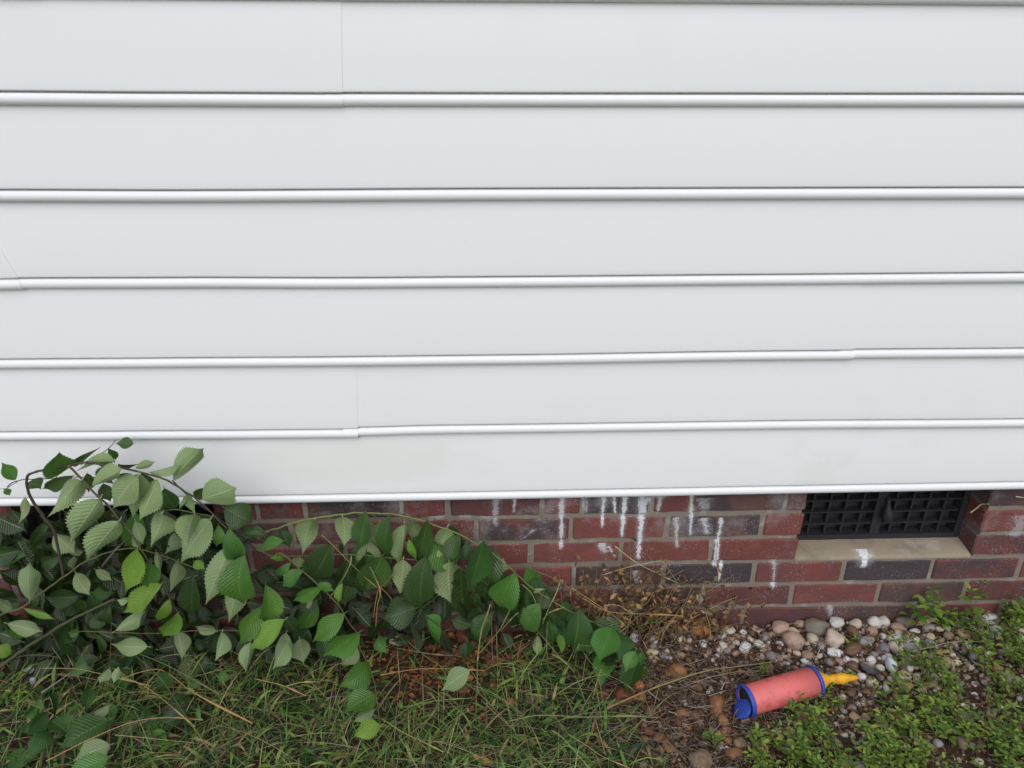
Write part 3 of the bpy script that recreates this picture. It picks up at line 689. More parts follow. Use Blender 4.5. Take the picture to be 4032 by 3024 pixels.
pump_part('piston_rod', [(-.004, .0045), (.030, .0045)], BLUE)
TM = Matrix.Translation((-.009, -.007, -.012)) @ Matrix.Rotation(.75, 4, 'Y') @ Matrix.Rotation(-.15, 4, 'Z')
pump_part('pull_handle', [(-.0030, .004), (-.0030, .0200), (-.0022, .0212), (.0020, .0212), (.0028, .0200), (.0020, .0170), (-.0005, .0155), (-.0005, .004)], BLUE, TM, cap0=True)
nz = [(0, .0200), (.005, .0190), (.009, .0150), (.013, .0155), (.017, .0120), (.021, .0112), (.025, .0080), (.029, .0074), (.032, .0096), (.034, .0080), (.038, .0102), (.041, .0086), (.045, .0108), (.049, .0092), (.053, .0112), (.057, .0094), (.062, .0098), (.067, .0080), (.075, .0070), (.083, .0054), (.089, .0046), (.091, .0030)]
V, F = lathe(nz, 20, False, True)
q = px('T', 1870, 462); pe = on_ground(q[0], q[1], .022); no = pa+ax*(PL+.010)
nax = (pe-no); nl = nax.length; nax.normalize(); ny = Vector((0, 0, 1)).cross(nax).normalized(); nzv = nax.cross(ny)
V = [(v[0]*nl/.091, v[1]*1.05*(1+.10*math.sin(v[0]*260)), v[2]*1.05*(1-.16*math.sin(v[0]*75+1))) for v in V]
o = link('nozzle', mesh('nozzle', V, F), YELLOW, pump); o.matrix_parent_inverse = Matrix.Identity(4)
NM = Matrix((nax, ny, nzv)).transposed().to_4x4(); NM.translation = no
o.matrix_basis = Matrix.Translation(-pump.location) @ NM

# ------------------------------------------------------------------ stones
def pebble_mesh(sd_, sub=2):
    bm = bmesh.new(); bmesh.ops.create_icosphere(bm, subdivisions=sub, radius=1)
    r = random.Random(sd_); o1 = Vector((r.uniform(0, 90), r.uniform(0, 90), 0)); ang = sd_ % 2 == 0
    for v in bm.verts:
        d = 1+.30*noise.noise(v.co*1.1+o1)+(.16 if ang else .09)*noise.noise(v.co*2.4+o1)
        if ang: v.co = Vector([math.copysign(abs(c)**.82, c) for c in v.co])
        v.co *= d
    me = bpy.data.meshes.new('pebble'); bm.to_mesh(me); bm.free()
    me.polygons.foreach_set('use_smooth', [True]*len(me.polygons)); me.materials.append(STONE); return me
PMESH = [pebble_mesh(s) for s in range(12)]; BIGM = [pebble_mesh(s+40, 3) for s in range(8)]
COLS = {'white': (.60, .57, .52), 'cream': (.52, .43, .31), 'grey': (.26, .235, .22), 'tan': (.31, .215, .14), 'orange-brown': (.25, .115, .05), 'pinkish tan': (.36, .235, .17),
        'rust red': (.165, .052, .028), 'brown': (.145, .085, .05), 'orange': (.42, .15, .045)}
PLACED = []
def stone(p, sx, sy, sz, col, label, group, rot=None, big=False, name='pebble'):
    o = bpy.data.objects.new(name, R.choice(BIGM if big else PMESH)); C.objects.link(o)
    o.location = p; o.scale = (sx, sy, sz); o.rotation_euler = rot or (R.uniform(-.25, .25), R.uniform(-.25, .25), R.uniform(0, 6.28))
    f = R.uniform(.85, 1.12); c = COLS[col] if isinstance(col, str) else col
    o.color = (c[0]*f, c[1]*f*R.uniform(.95, 1.04), c[2]*f*R.uniform(.9, 1.1), 1)
    tag(o, label, 'stone', group); PLACED.append((p.x, p.y, max(sx, sy))); return o
def traced(zk, x, y, w_, h_, col, label, name='pebble', lean=None):
    X, Y_ = px(zk, x, y); W_ = w_/ZO[zk][2]/2; H_ = h_/ZO[zk][2]/2
    p = on_ground(X, Y_, 0); dep = (p-CAM).dot(fw); a = W_*dep/FPX; b = H_*dep/FPX
    lift = b*.55
    p = on_ground(X, Y_, lift)
    if p.y > -b*.8: p.y = -b*.8-.002
    stone(p, a, b*1.05, b*.95, col, label, None, (R.uniform(-.15, .15), lean if lean is not None else R.uniform(-.2, .2), R.uniform(-.3, .3)), W_*2 > 55, name)
for t_ in [
 ('C', 2085, 1295, 178, 160, 'orange', 'large round orange-tan stone leaning on the brick beside the dead weed'),
 ('W', 1250, 215, 142, 92, 'white', 'white egg-shaped stone on top of two grey stones against the brick'),
 ('W', 1210, 292, 115, 80, 'grey', 'pale grey stone under the left side of the white egg-shaped stone'),
 ('W', 1340, 295, 140, 90, 'grey', 'smooth grey-tan stone under the right side of the white egg-shaped stone'),
 ('V', 365, 1385, 205, 150, (.17, .15, .11), 'large mottled olive-grey stone at the foot of the brick wall'),
 ('V', 165, 1505, 185, 150, 'pinkish tan', 'large peach-coloured stone beneath the row of bricks left of the olive-grey stone'),
 ('V', 50, 1400, 150, 120, 'pinkish tan', 'pinkish stone half buried in dry bits at the brick base'),
 ('V', 210, 1335, 110, 70, 'pinkish tan', 'flat pinkish-grey stone touching the brick above the peach-coloured one'),
 ('V', 520, 1492, 145, 145, 'cream', 'round cream stone with yellow stain in front of the olive-grey stone'),
 ('V', 335, 1490, 105, 95, 'cream', 'pale yellowish stone between the peach stone and the round cream stone'),
 ('V', 545, 1352, 140, 95, 'white', 'pale cream slanted stone against the brick right of the olive-grey stone'),
 ('V', 880, 1345, 125, 112, 'white', 'upright white stone touching the brick under the vent'),
 ('V', 968, 1340, 92, 92, 'white', 'smaller white stone just right of the upright white stone'),
 ('V', 710, 1362, 110, 85, 'cream', 'cream-grey stone left of the upright white stone'),
 ('V', 1160, 1340, 185, 95, (.21, .17, .13), 'long grey-brown stone against the brick under the vent'),
 ('V', 1285, 1308, 130, 85, 'tan', 'tan stone at the right end of the long grey-brown stone'),
 ('V', 1095, 1395, 140, 85, 'tan', 'tan stone lying in front of the long grey-brown stone'),
 ('V', 1100, 1445, 90, 60, 'cream', 'small cream stone tucked under the tan stone'),
 ('V', 1235, 1427, 110, 60, 'white', 'small white flat stone right of the tan stones'),
 ('V', 1060, 1482, 150, 70, 'white', 'long whitish stone lying aslant in the middle of the pebbles'),
 ('V', 1190, 1540, 145, 110, 'grey', 'grey stone with pale speckles beside the peach-white stone'),
 ('V', 1075, 1560, 145, 112, 'cream', 'rounded peach stone below the long whitish stone'),
 ('V', 855, 1425, 105, 90, 'pinkish tan', 'pinkish-grey stone below the upright white stone'),
 ('V', 800, 1512, 130, 85, 'grey', 'grey slanting stone below the pinkish-grey stone'),
 ('V', 690, 1580, 170, 105, 'brown', 'brown stone with green tint right of the round cream stone'),
 ('V', 530, 1612, 130, 82, 'white', 'white stone with grey streaks below the round cream stone'),
 ('V', 300, 1635, 120, 80, 'tan', 'tan brown stone above the pump barrel'),
 ('V', 1380, 1340, 90, 60, 'white', 'bluish-white chip of stone near the leafy weed at the brick'),
 ('V', 1360, 1400, 120, 75, 'grey', 'grey rounded stone below the bluish-white chip'),
 ('W', 470, 742, 92, 145, (.62, .66, .68), 'bright bluish-white oval stone beside the tip of the yellow nozzle'),
 ('W', 1550, 893, 130, 100, 'cream', 'cream stone among the green weeds far right'),
 ('W', 290, 700, 90, 75, 'white', 'white stone between the nozzle tip and the brick'),
 ('W', 210, 850, 75, 80, 'white', 'white stone touching the end of the yellow nozzle'),
 ('W', 300, 900, 110, 100, 'cream', 'cream and tan stone just right of the nozzle end'),
 ('W', 1200, 665, 90, 65, 'grey', 'grey-white stone surrounded by weeds right of the pebbles'),
 ('W', 825, 655, 85, 60, 'white', 'white stone beside a fallen twig in the pebbles'),
 ('W', 810, 715, 100, 60, 'orange-brown', 'orange-brown stone by the edge of the green weeds'),
 ('W', 960, 720, 130, 90, 'pinkish tan', 'broad pinkish-brown stone half covered by weeds'),
 ('W', 545, 1225, 120, 130, 'orange-brown', 'smooth orange-brown stone deep in the green weeds'),
 ('W', 885, 1440, 90, 80, 'grey', 'grey stone in the weeds near the bottom edge'),
 ('W', 590, 930, 130, 90, 'tan', 'tan stone under the first green weeds right of the nozzle'),
 ('T', 330, 760, 155, 220, 'orange-brown', 'tall orange-brown stone standing left of the blue pump handle'),
 ('T', 410, 940, 130, 120, 'orange-brown', 'orange-brown stone below the tall one by the pump handle'),
 ('T', 430, 1055, 140, 110, 'orange-brown', 'second orange-brown stone further below the pump handle'),
 ('T', 540, 1295, 165, 105, 'orange-brown', 'amber stone on the dry bits near the bottom edge'),
 ('T', 1265, 900, 180, 200, 'brown', 'large dull brown stone under the middle of the pump barrel'),
 ('T', 650, 930, 110, 85, 'pinkish tan', 'small pale stone just below the pump handle ring'),
 ('T', 170, 1390, 210, 180, (.20, .135, .08), 'largest tan-brown stone at the bottom edge'),
 ('T', 1155, 1090, 130, 140, 'tan', 'tan stone below the big brown stone under the pump'),
 ('T', 1110, 1210, 90, 90, 'grey', 'grey stone under the weeds below the pump'),
 ('T', 1330, 235, 130, 85, 'tan', 'tan stone just above the right end of the pump'),
 ('T', 190, 90, 80, 75, 'white', 'small white stone above the long straw'),
 ('N', 1325, 525, 95, 90, 'white', 'whitish pebble leftmost of the small pebbles by the elm shoot tip'),
 ('N', 1490, 545, 82, 78, 'white', 'grey-white round pebble right of the elm shoot tip'),
 ('N', 1740, 475, 125, 52, 'cream', 'long cream pebble below the big round orange stone'),
 ('N', 1660, 505, 66, 54, 'cream', 'tiny cream pebble at the left end of the long cream pebble'),
 ('N', 1730, 535, 82, 66, 'cream', 'cream pebble directly below the long cream pebble'),
 ('N', 1865, 490, 92, 72, 'white', 'lumpy white pebble below the big round orange stone'),
 ('N', 1930, 437, 78, 60, 'white', 'small white pebble at the right foot of the big round orange stone'),
 ('N', 1480, 650, 115, 62, 'cream', 'flat pale yellow pebble lowest of the small pebbles by the elm shoot tip'),
 ('N', 1490, 605, 60, 50, 'grey', 'small grey pebble above the flat pale yellow pebble'),
 ('N', 1575, 680, 80, 66, 'grey', 'grey pebble right of the flat pale yellow pebble'),
 ('N', 1725, 680, 85, 66, 'tan', 'tan pebble on the dry bits right of the small pebbles'),
 ('N', 1925, 590, 62, 56, 'white', 'small white pebble alone right of the small pebbles'),
 ('N', 1225, 1045, 140, 150, 'rust red', 'rust red stone below the elm shoot tip'),
 ('N', 1360, 940, 105, 90, 'orange', 'bright orange stone next to the rust red stone'),
 ('N', 1700, 815, 140, 115, 'orange-brown', 'orange-brown stone above the long straw'),
 ('N', 1740, 1185, 130, 80, 'orange-brown', 'flat amber stone in the dry bits below the long straw'),
 ('N', 1465, 1170, 100, 90, 'brown', 'brown stone in the dry bits under the long straw'),
 ('N', 1280, 1155, 90, 70, 'orange-brown', 'small amber stone under the rust red stone'),
 ('N', 250, 1080, 112, 66, 'orange', 'orange stone showing through the grass'),
 ('N', 555, 1100, 95, 80, 'rust red', 'rust orange stone between grass stalks'),
 ('N', 1900, 1590, 210, 150, (.20, .14, .09), 'large tan-grey stone at the bottom edge in the dry bits'),
 ('N', 2160, 1530, 90, 70, 'orange-brown', 'amber stone beside the largest stones at the bottom edge'),
 ('E', 1250, 535, 170, 105, 'cream', 'pale stone with rusty rim under the dark blue-green leaf'),
 ('E', 1650, 375, 120, 80, 'rust red', 'dark red stone in the red patch under the elm shoot'),
 ('E', 1840, 415, 150, 110, 'rust red', 'largest red-brown stone in the red patch under the elm shoot'),
 ('E', 1715, 400, 75, 50, 'orange', 'small pale orange stone in the red patch'),
 ('E', 1545, 605, 95, 60, 'rust red', 'red stone left end of the red patch'),
 ('E', 1690, 625, 90, 80, 'rust red', 'red stone below the middle of the red patch'),
 ('E', 1890, 745, 85, 60, 'orange', 'pale orange stone below the red patch by a grass stalk'),
 ('E', 1830, 980, 110, 80, 'rust red', 'dark red stone under the shaded leaf in the grass'),
 ('E', 1920, 290, 110, 80, 'rust red', 'red stone at the top of the red patch'),
 ('D', 575, 720, 110, 90, 'tan', 'dull tan stone in the shade under the elm shrub'),
 ('D', 40, 770, 90, 70, 'rust red', 'rust stone at the far edge in the shade of the shrub')]: traced(*t_)

# the rest of the pebbles, dropped where there is room
def inpoly(x, y, P):
    c = False; j = len(P)-1
    for i in range(len(P)):
        if (P[i][1] > y) != (P[j][1] > y) and x < (P[j][0]-P[i][0])*(y-P[i][1])/(P[j][1]-P[i][1])+P[i][0]: c = not c
        j = i
    return c
def zone(X, Y_):                                        # words for where a pebble lies (photo pixels)
    if X > 3480 and Y_ > 2560: return 'among the green weeds'
    if Y_ < 2530 and X > 2850: return 'in the strip along the brick under the vent'
    if X > 3000 and Y_ < 2640: return 'between the brick strip and the yellow nozzle'
    if X > 2850: return 'around the pump'
    if X > 2420 and Y_ < 2640: return 'near the big round orange stone'
    if X > 2300: return 'on the dry brown litter left of the pump'
    if Y_ < 2700: return 'in the red patch under the elm shoot'
    return 'in the grass under the elm shrub'
NP = {}
def scatter(poly, n, rmin, rmax, cols, gap=.78, tries=30):
    k = 0; xs_ = [p[0] for p in poly]; ys_ = [p[1] for p in poly]
    for _ in range(n*tries):
        if k >= n: break
        X, Y_ = R.uniform(min(xs_), max(xs_)), R.uniform(min(ys_), max(ys_))
        if not inpoly(X, Y_, poly): continue
        p = on_ground(X, Y_, .004)
        if p.y > -.012: continue
        r = rmin+(rmax-rmin)*R.random()**1.8
        if any((p.x-a)**2+(p.y-b)**2 < ((r+s)*gap)**2 for a, b, s in PLACED): continue
        d = p-pa; tt = max(0, min(PL, d.dot(ax))); near = (pa+ax*tt-p); near.z = 0
        if near.length < .028: continue
        col = R.choice(cols); asp = R.uniform(.62, .95)
        sz = 'large' if r > .0155 else 'small' if r < .011 else 'medium'
        lab = f"{sz} {col} pebble {zone(X, Y_)}"
        o = stone(p+Vector((0, 0, r*.12)), r, r*asp, r*R.uniform(.5, .75), col, lab, f"loose pebbles {zone(X, Y_)}"); NP.setdefault(lab, []).append(o); k += 1
F_ = 4032/2212
def fp(L_): return [(a*F_, b*F_) for a, b in L_]
A1 = fp([(1500, 1350), (1600, 1335), (1800, 1325), (2000, 1310), (2212, 1290), (2212, 1400), (2080, 1430), (1990, 1500), (1880, 1490), (1840, 1440), (1700, 1425), (1560, 1410)])
scatter(A1, 112, .0088, .0180, ['white', 'white', 'cream', 'cream', 'grey', 'grey', 'tan', 'pinkish tan', 'pinkish tan', 'brown'])
scatter(fp([(1330, 1350), (1480, 1330), (1560, 1400), (1500, 1430), (1370, 1420)]), 15, .006, .011, ['white', 'cream', 'cream', 'tan', 'rust red', 'pinkish tan'])
scatter(fp([(1330, 1420), (1560, 1410), (1700, 1430), (1600, 1560), (1640, 1659), (1380, 1659), (1300, 1500)]), 32, .008, .016, ['orange-brown', 'orange-brown', 'brown', 'brown', 'tan', 'rust red'])
scatter(fp([(900, 1320), (1080, 1320), (1150, 1420), (1060, 1500), (960, 1420)]), 22, .008, .015, ['rust red', 'rust red', 'rust red', 'brown', 'orange-brown'])
scatter(fp([(1650, 1550), (1880, 1480), (2050, 1420), (2212, 1400), (2212, 1659), (1650, 1659)]), 26, .009, .017, ['grey', 'tan', 'pinkish tan', 'brown', 'cream', 'orange-brown'])
scatter(fp([(0, 1400), (900, 1420), (1300, 1500), (1300, 1600), (200, 1600)]), 6, .007, .014, ['brown', 'rust red', 'tan', 'grey'])
ANCH = {}
for o in C.objects:
    if o.get('category') == 'stone' and not o.get('group'):
        l = o['label']
        for cut in (' with', ' leaning', ' lying', ' against', ' under', ' below', ' beneath', ' at ', ' beside', ' on ', ' in ', ' right', ' left', ' touching', ' tucked', ' half', ' between', ' surrounded', ' just', ' standing', ' next', ' above', ' deep', ' among', ' showing', ' alone', ' lowest', ' by ', ' near', ' directly', ' further', ' from'):
            l = l.split(cut)[0]
        ANCH.setdefault(l, []).append(o)
ANCH = [(l, v[0]) for l, v in ANCH.items() if len(v) == 1 and 2 < len(l.split()) < 6]
for lab, os_ in NP.items():
    if len(os_) < 2: continue
    for o in os_:
        l, a = min(ANCH, key=lambda q: (q[1].location-o.location).length)
        dx, dy = o.location.x-a.location.x, o.location.y-a.location.y
        if math.hypot(dx, dy) > .16: continue
        side = ('right of' if dx > 0 else 'left of') if abs(dx) > abs(dy) else ('behind' if dy > 0 else 'in front of')
        o['label'] = ' '.join(lab.split(' pebble')[0].split())+f" pebble {'just ' if math.hypot(dx, dy) < .06 else ''}{side} the {l}"
def tell_apart(cat):
    sets = {}
    for o in C.objects:
        if o.get('category') == cat: sets.setdefault(o['label'], []).append(o)
    for lab, os_ in sets.items():
        n = len(os_)
        if not 2 <= n <= 7: continue
        xr = [o.location.x for o in os_]; yr = [o.location.y for o in os_]
        if n > 3 or max(xr)-min(xr) >= max(yr)-min(yr):
            os_.sort(key=lambda o: o.location.x); wd = ['left one', 'middle one', 'right one']
        else: os_.sort(key=lambda o: -o.location.y); wd = ['nearest the brick', 'middle one', 'farthest from the brick']
        if n == 2: wd = [wd[0].replace('nearest', 'nearer'), wd[2].replace('farthest', 'farther')]
        if n > 3: wd = ['leftmost'] + [q+' from left' for q in ('second', 'third', 'fourth', 'fifth', 'sixth')][:n-2] + ['rightmost']
        for o, t_ in zip(os_, wd): o['label'] = lab+', '+t_
tell_apart('stone')
# gravel too small to tell apart
mb = MB(); bm = bmesh.new(); bmesh.ops.create_icosphere(bm, subdivisions=1, radius=1)
IV = [v.co.copy() for v in bm.verts]; IF = [tuple(v.index for v in f.verts) for f in bm.faces]; bm.free()
for i in range(6000):
    x = R.uniform(-1.1, 1.35); y = -R.random()**1.2*.48-.004
    if x < .25 and R.random() < .75: continue
    s = R.uniform(.0022, .0062); q = R.uniform(0, 6.28)
    pal = [(.5, .47, .42), (.36, .27, .18), (.22, .19, .17), (.24, .11, .05), (.13, .08, .05)] if x > .62 and y > -.25 else [(.24, .11, .05), (.13, .08, .05), (.15, .055, .03), (.36, .27, .18), (.22, .16, .11)]
    cc = R.choice(pal); a, b = math.cos(q), math.sin(q); ez = R.uniform(.5, .8)
    mb.add([(x+(v.x*a-v.y*b*.75)*s, y+(v.x*b+v.y*a*.75)*s, ground_h(x, y)+s*.3+v.z*s*ez) for v in IV], IF, cc)
bm = bmesh.new(); bmesh.ops.create_icosphere(bm, subdivisions=2, radius=1)
JV = [v.co.copy() for v in bm.verts]; JF = [tuple(v.index for v in f.verts) for f in bm.faces]; bm.free()
for i in range(1500):                                    # the small end of the pebbles, joined
    X, Y_ = R.uniform(2380, 4100), R.uniform(2420, 2960); p = on_ground(X, Y_, 0)
    if p.y > -.01 or (X < 2780 and R.random() < .6) or (p.y < -.2 and R.random() < .5): continue
    s = R.uniform(.0042, .0088)
    if any((p.x-a)**2+(p.y-b)**2 < (q*.8)**2 for a, b, q in PLACED): continue
    o1 = Vector((R.uniform(0, 99), R.uniform(0, 99), 0)); q = R.uniform(0, 6.28); a, b = math.cos(q), math.sin(q); fx = R.uniform(.6, .9); fz = R.uniform(.5, .8)
    cc = COLS[R.choice(['white', 'cream', 'grey', 'grey', 'tan', 'tan', 'pinkish tan', 'brown', 'orange-brown'])]; f = R.uniform(.75, 1.1)
    vv = [v*(1+.3*noise.noise(v*1.3+o1)) for v in JV]
    mb.add([(p.x+(v.x*a-v.y*b*fx)*s, p.y+(v.x*b+v.y*a*fx)*s, p.z+s*.15+v.z*s*fz) for v in vv], JF, tuple(c*f for c in cc))
tag(mb.build('gravel', GRAVM, None, True, True), kind='stuff')

# ------------------------------------------------------------------ grass and litter
def blade(mb, p, d, ln, wd, lift, curl, col, seg=4):
    side = Vector((-d.y, d.x, 0)).normalized(); V = []; F = []
    tw = R.uniform(-.9, .9)
    for i in range(seg+1):
        t = i/seg
        c = p+d*(ln*t)+Vector((0, 0, lift*ln*(t-curl*t*t)))
        hw = wd*.5*(1-t**2.2)*(.55+.45*min(1, t*4)); s = side*math.cos(tw*t)+Vector((0, 0, 1))*math.sin(tw*t)
        V += [c-s*hw, c+s*hw+Vector((0, 0, hw*.3))]
    F = [(2*i, 2*i+1, 2*i+3, 2*i+2) for i in range(seg)]
    mb.add(V, F, col)
def gdens(x, y):                                         # photo-shaped lawn density
    d = -y
    if x < -.80: return .6
    if -.30 < x < -.02 and d < .24: return .16
    if x < .15: return 1.0 if d > .10 else .35
    if x < .34: return .55*max(0, 1-(x-.15)/.19)+ (.15 if d > .2 else 0)
    return .0
GC = [((.10, .20, .036), 4), ((.19, .29, .055), 3.4), ((.028, .070, .022), 6), ((.34, .29, .12), 1.5), ((.17, .12, .055), 1.6), ((.05, .036, .024), 2.4), ((.11, .068, .038), 1.6), ((.34, .27, .12), 1)]
mb = MB()
for i in range(21000):
    x = R.uniform(-1.6, .5); y = -(.03+R.random()**.8*1.0)
    dn = gdens(x, y)*(.55+.9*max(0, noise.noise(Vector((x*6, y*6, 20)))+.5))
    if R.random() > dn: continue
    a = R.uniform(0, 6.28); d = Vector((math.cos(a), math.sin(a), 0))
    col = R.choices([c for c, _ in GC], [w_ for _, w_ in GC])[0]; f = R.uniform(.75, 1.3)
    broad = R.random() < .55
    ln = R.uniform(.022, .06) if broad else R.uniform(.04, .12)
    z = ground_h(x, y)+R.uniform(0, .03)
    if y+d.y*ln > -.004: d.y = -abs(d.y)
    blade(mb, Vector((x, y, z)), d, ln, R.uniform(.0042, .0080) if broad else R.uniform(.0012, .0026), R.uniform(.2, 1.5), R.uniform(.4, 1.1), (col[0]*f, col[1]*f, col[2]*f))
for i in range(3000):                                    # long thin blades standing above the rest
    x = R.uniform(-1.5, .36); y = -(.05+R.random()*.75)
    if R.random() > max(.25, gdens(x, y)): continue
    a = R.uniform(0, 6.28); d = Vector((math.cos(a), math.sin(a), 0)); ln = R.uniform(.07, .16)
    if y+d.y*ln > -.02: d.y = -abs(d.y)
    col = R.choice([(.16, .28, .06), (.11, .24, .05), (.38, .32, .15), (.20, .27, .08), (.07, .18, .04), (.13, .25, .055), (.26, .27, .11)]); f = R.uniform(.75, 1.2)
    blade(mb, Vector((x, y, ground_h(x, y)+.008)), d, ln, R.uniform(.0011, .0021), R.uniform(.35, 1.2), R.uniform(.45, .95), (col[0]*f, col[1]*f, col[2]*f), 7)
for i in range(9000):                                    # the lawn goes on out in front
    x = R.uniform(-2.2, 2.2); y = -R.uniform(.55, 1.6)
    if x < .5 and y > -.95: continue
    if R.random() > min(1, (-y-.5)*3): continue
    a = R.uniform(0, 6.28); col = R.choices([c for c, _ in GC], [w_ for _, w_ in GC])[0]; f = R.uniform(.75, 1.3)
    blade(mb, Vector((x, y, ground_h(x, y)+R.uniform(0, .02))), Vector((math.cos(a), math.sin(a), 0)), R.uniform(.03, .09), R.uniform(.002, .007), R.uniform(.2, 1.4), R.uniform(.4, 1.1), (col[0]*f, col[1]*f, col[2]*f), 3)
for i in range(300):                                     # wispy seed stems and dry culms
    x = R.uniform(-1.2, .42); y = -(.05+R.random()*.5)
    if R.random() > max(.3, gdens(x, y)): continue
    a = R.choice([0, math.pi])+R.gauss(0, .75); ln = R.uniform(.08, .22); li = R.uniform(.15, .9); q0 = Vector((x, y, ground_h(x, y)+.01)); P = []
    for t in (0, .25, .5, .75, 1):
        q = q0+Vector((math.cos(a)*ln*t, math.sin(a)*ln*t*.6, ln*li*(t-.55*t*t))); q.y = min(q.y, -.012); P.append(q)
    V, F = tube(catmull(P, 2), lambda t: .00062*(1-.45*t), 3); f = R.uniform(.75, 1.15)
    mb.add(V, F, tuple(v*f for v in R.choice([(.42, .36, .18), (.34, .33, .14), (.24, .28, .09), (.46, .38, .22)])))
tag(mb.build('grass', GRASSM, None, True, True), kind='stuff')
mb = MB()                                                # dry roots, straw and leaf crumbs
for i in range(1700):
    if i < 1100: X, Y_ = R.gauss(1500, 140)*F_, R.gauss(1500, 95)*F_
    else: X, Y_ = R.uniform(0, 2212)*F_, R.uniform(1370, 1659)*F_
    if Y_ > 3100: continue
    p = on_ground(X, Y_, R.uniform(.004, .022))
    if p.y > -.015: continue
    a = R.uniform(0, 6.28); ln = R.uniform(.012, .06); P = [p]; q = p.copy()
    for s in range(3):
        a += R.gauss(0, .5); q = q+Vector((math.cos(a)*ln/3, math.sin(a)*ln/3, R.uniform(-.005, .005)))
        q.z = max(q.z, ground_h(q.x, q.y)+.003); q.y = min(q.y, -.006); P.append(q.copy())
    V, F = tube(P, R.uniform(.00035, .0008), 3)
    f = R.uniform(.6, 1.3); c = R.choice([(.22, .17, .13), (.16, .11, .075), (.10, .06, .038), (.27, .20, .13), (.30, .26, .23), (.12, .08, .05)])
    mb.add(V, F, tuple(v*f for v in c))
for i in range(6000):
    if i < 4000: X, Y_ = R.gauss(1500, 170)*F_, R.gauss(1500, 110)*F_
    else: X, Y_ = R.uniform(0, 2212)*F_, R.uniform(1340, 1659)*F_
    if Y_ > 3100: continue
    p = on_ground(X, Y_, R.uniform(.001, .010))
    if p.y > -.01: continue
    s = R.uniform(.0018, .006); a = R.uniform(0, 6.28); e = Vector((math.cos(a), math.sin(a), R.uniform(-.5, .5)))*s; g = Vector((-math.sin(a), math.cos(a), R.uniform(-.5, .5)))*s*R.uniform(.3, .7)
    f = R.uniform(.6, 1.3); c = R.choice([(.11, .06, .035), (.16, .085, .045), (.075, .045, .03), (.22, .13, .07)])
    mb.add([p-e, p-g*.8+Vector((0, 0, s*.3)), p+e, p+g+Vector((0, 0, s*.2))], [(0, 1, 2, 3)], tuple(v*f for v in c))
for i in range(1500):                                    # bits caught between the pebbles
    X, Y_ = R.uniform(2450, 4032), R.uniform(2430, 2900); p = on_ground(X, Y_, R.uniform(.006, .016)); p.y = min(p.y, -.012)
    a = R.uniform(0, 6.28); f = R.uniform(.6, 1.3)
    if i % 3 == 0:
        ln = R.uniform(.012, .05); e = Vector((math.cos(a), math.sin(a), R.uniform(-.12, .12)))*ln
        if p.y+e.y > -.01: e.y = -abs(e.y)
        V, F = tube([p, p+e*.5+Vector((0, 0, R.uniform(-.002, .003))), p+e], R.uniform(.0003, .0007), 3); mb.add(V, F, tuple(v*f for v in R.choice([(.30, .23, .16), (.16, .10, .06), (.22, .16, .11)])))
    else:
        s_ = R.uniform(.002, .007); e = Vector((math.cos(a), math.sin(a), R.uniform(-.4, .4)))*s_; g = Vector((-math.sin(a), math.cos(a), R.uniform(-.4, .4)))*s_*R.uniform(.3, .7)
        mb.add([p-e, p-g+Vector((0, 0, s_*.3)), p+e, p+g+Vector((0, 0, s_*.2))], [(0, 1, 2, 3)], tuple(v*f for v in R.choice([(.11, .06, .035), (.17, .095, .05), (.07, .045, .03)])))
for i in range(900):                                     # rusty flakes in the red patch
    x, y = R.gauss(-.12, .085), -abs(R.gauss(.09, .07))-.012; z = ground_h(x, y)+R.uniform(.002, .014)
    s_ = R.uniform(.003, .010); a = R.uniform(0, 6.28); e = Vector((math.cos(a), math.sin(a), R.uniform(-.5, .5)))*s_; g = Vector((-math.sin(a), math.cos(a), R.uniform(-.5, .5)))*s_*R.uniform(.4, .8); p = Vector((x, y, z))
    f = R.uniform(.6, 1.4); c = R.choice([(.16, .05, .022), (.22, .07, .025), (.11, .04, .022), (.32, .13, .04)])
    mb.add([p-e, p-g+Vector((0, 0, s_*.35)), p+e, p+g+Vector((0, 0, s_*.25))], [(0, 1, 2, 3)], tuple(v*f for v in c))
tag(mb.build('litter', DRYM, None, False, True), kind='stuff')

# ------------------------------------------------------------------ grass stalks
def stalk(zk, pts, r, col, label, group=None, seed=0, d=.1, lift=.05, lift1=None, name='grass_stalk', cat='grass stalk'):
    n = len(pts); l1 = lift if lift1 is None else lift1
    P = [lp(zk, x, y, d if isinstance(d, (int, float)) else d[0]+(d[1]-d[0])*i/(n-1), lift+(l1-lift)*i/(n-1)) for i, (x, y) in enumerate(pts)]
    for q in P: q.y = min(q.y, -.004)
    base = P[0].copy(); P = catmull([q-base for q in P], 6)
    if seed:
        k_ = len(P); V, F = tube(P, lambda t: r*(1-.35*t) if t < 1-seed else r*(1.6+.9*math.sin(t*170))*(1.05-.6*max(0, (t-.9)/.1)), 5)
    else: V, F = tube(P, lambda t: r*(1-.6*t), 5)
    o = link(name, mesh(name, V, F), STRAW); o.location = base; o.color = (*col, 1); tag(o, label, cat, group); return o
ST, SG = (.36, .27, .11), (.17, .19, .065)
stalk('S', [(2390, 2790), (2429, 2771), (2560, 2715), (2700, 2665), (2800, 2637), (2900, 2625), (3050, 2605)], .0022, (.30, .21, .09), 'long brown straw lying aslant over the dry litter left of the pump', d=.05, lift=.02, lift1=.012, name='straw', cat='straw')
stalk('N', [(1440, 985), (1490, 1030), (1545, 1070)], .0009, (.5, .42, .3), 'short pale straw crossing below the long brown straw', d=.05, lift=.02, name='straw', cat='straw')
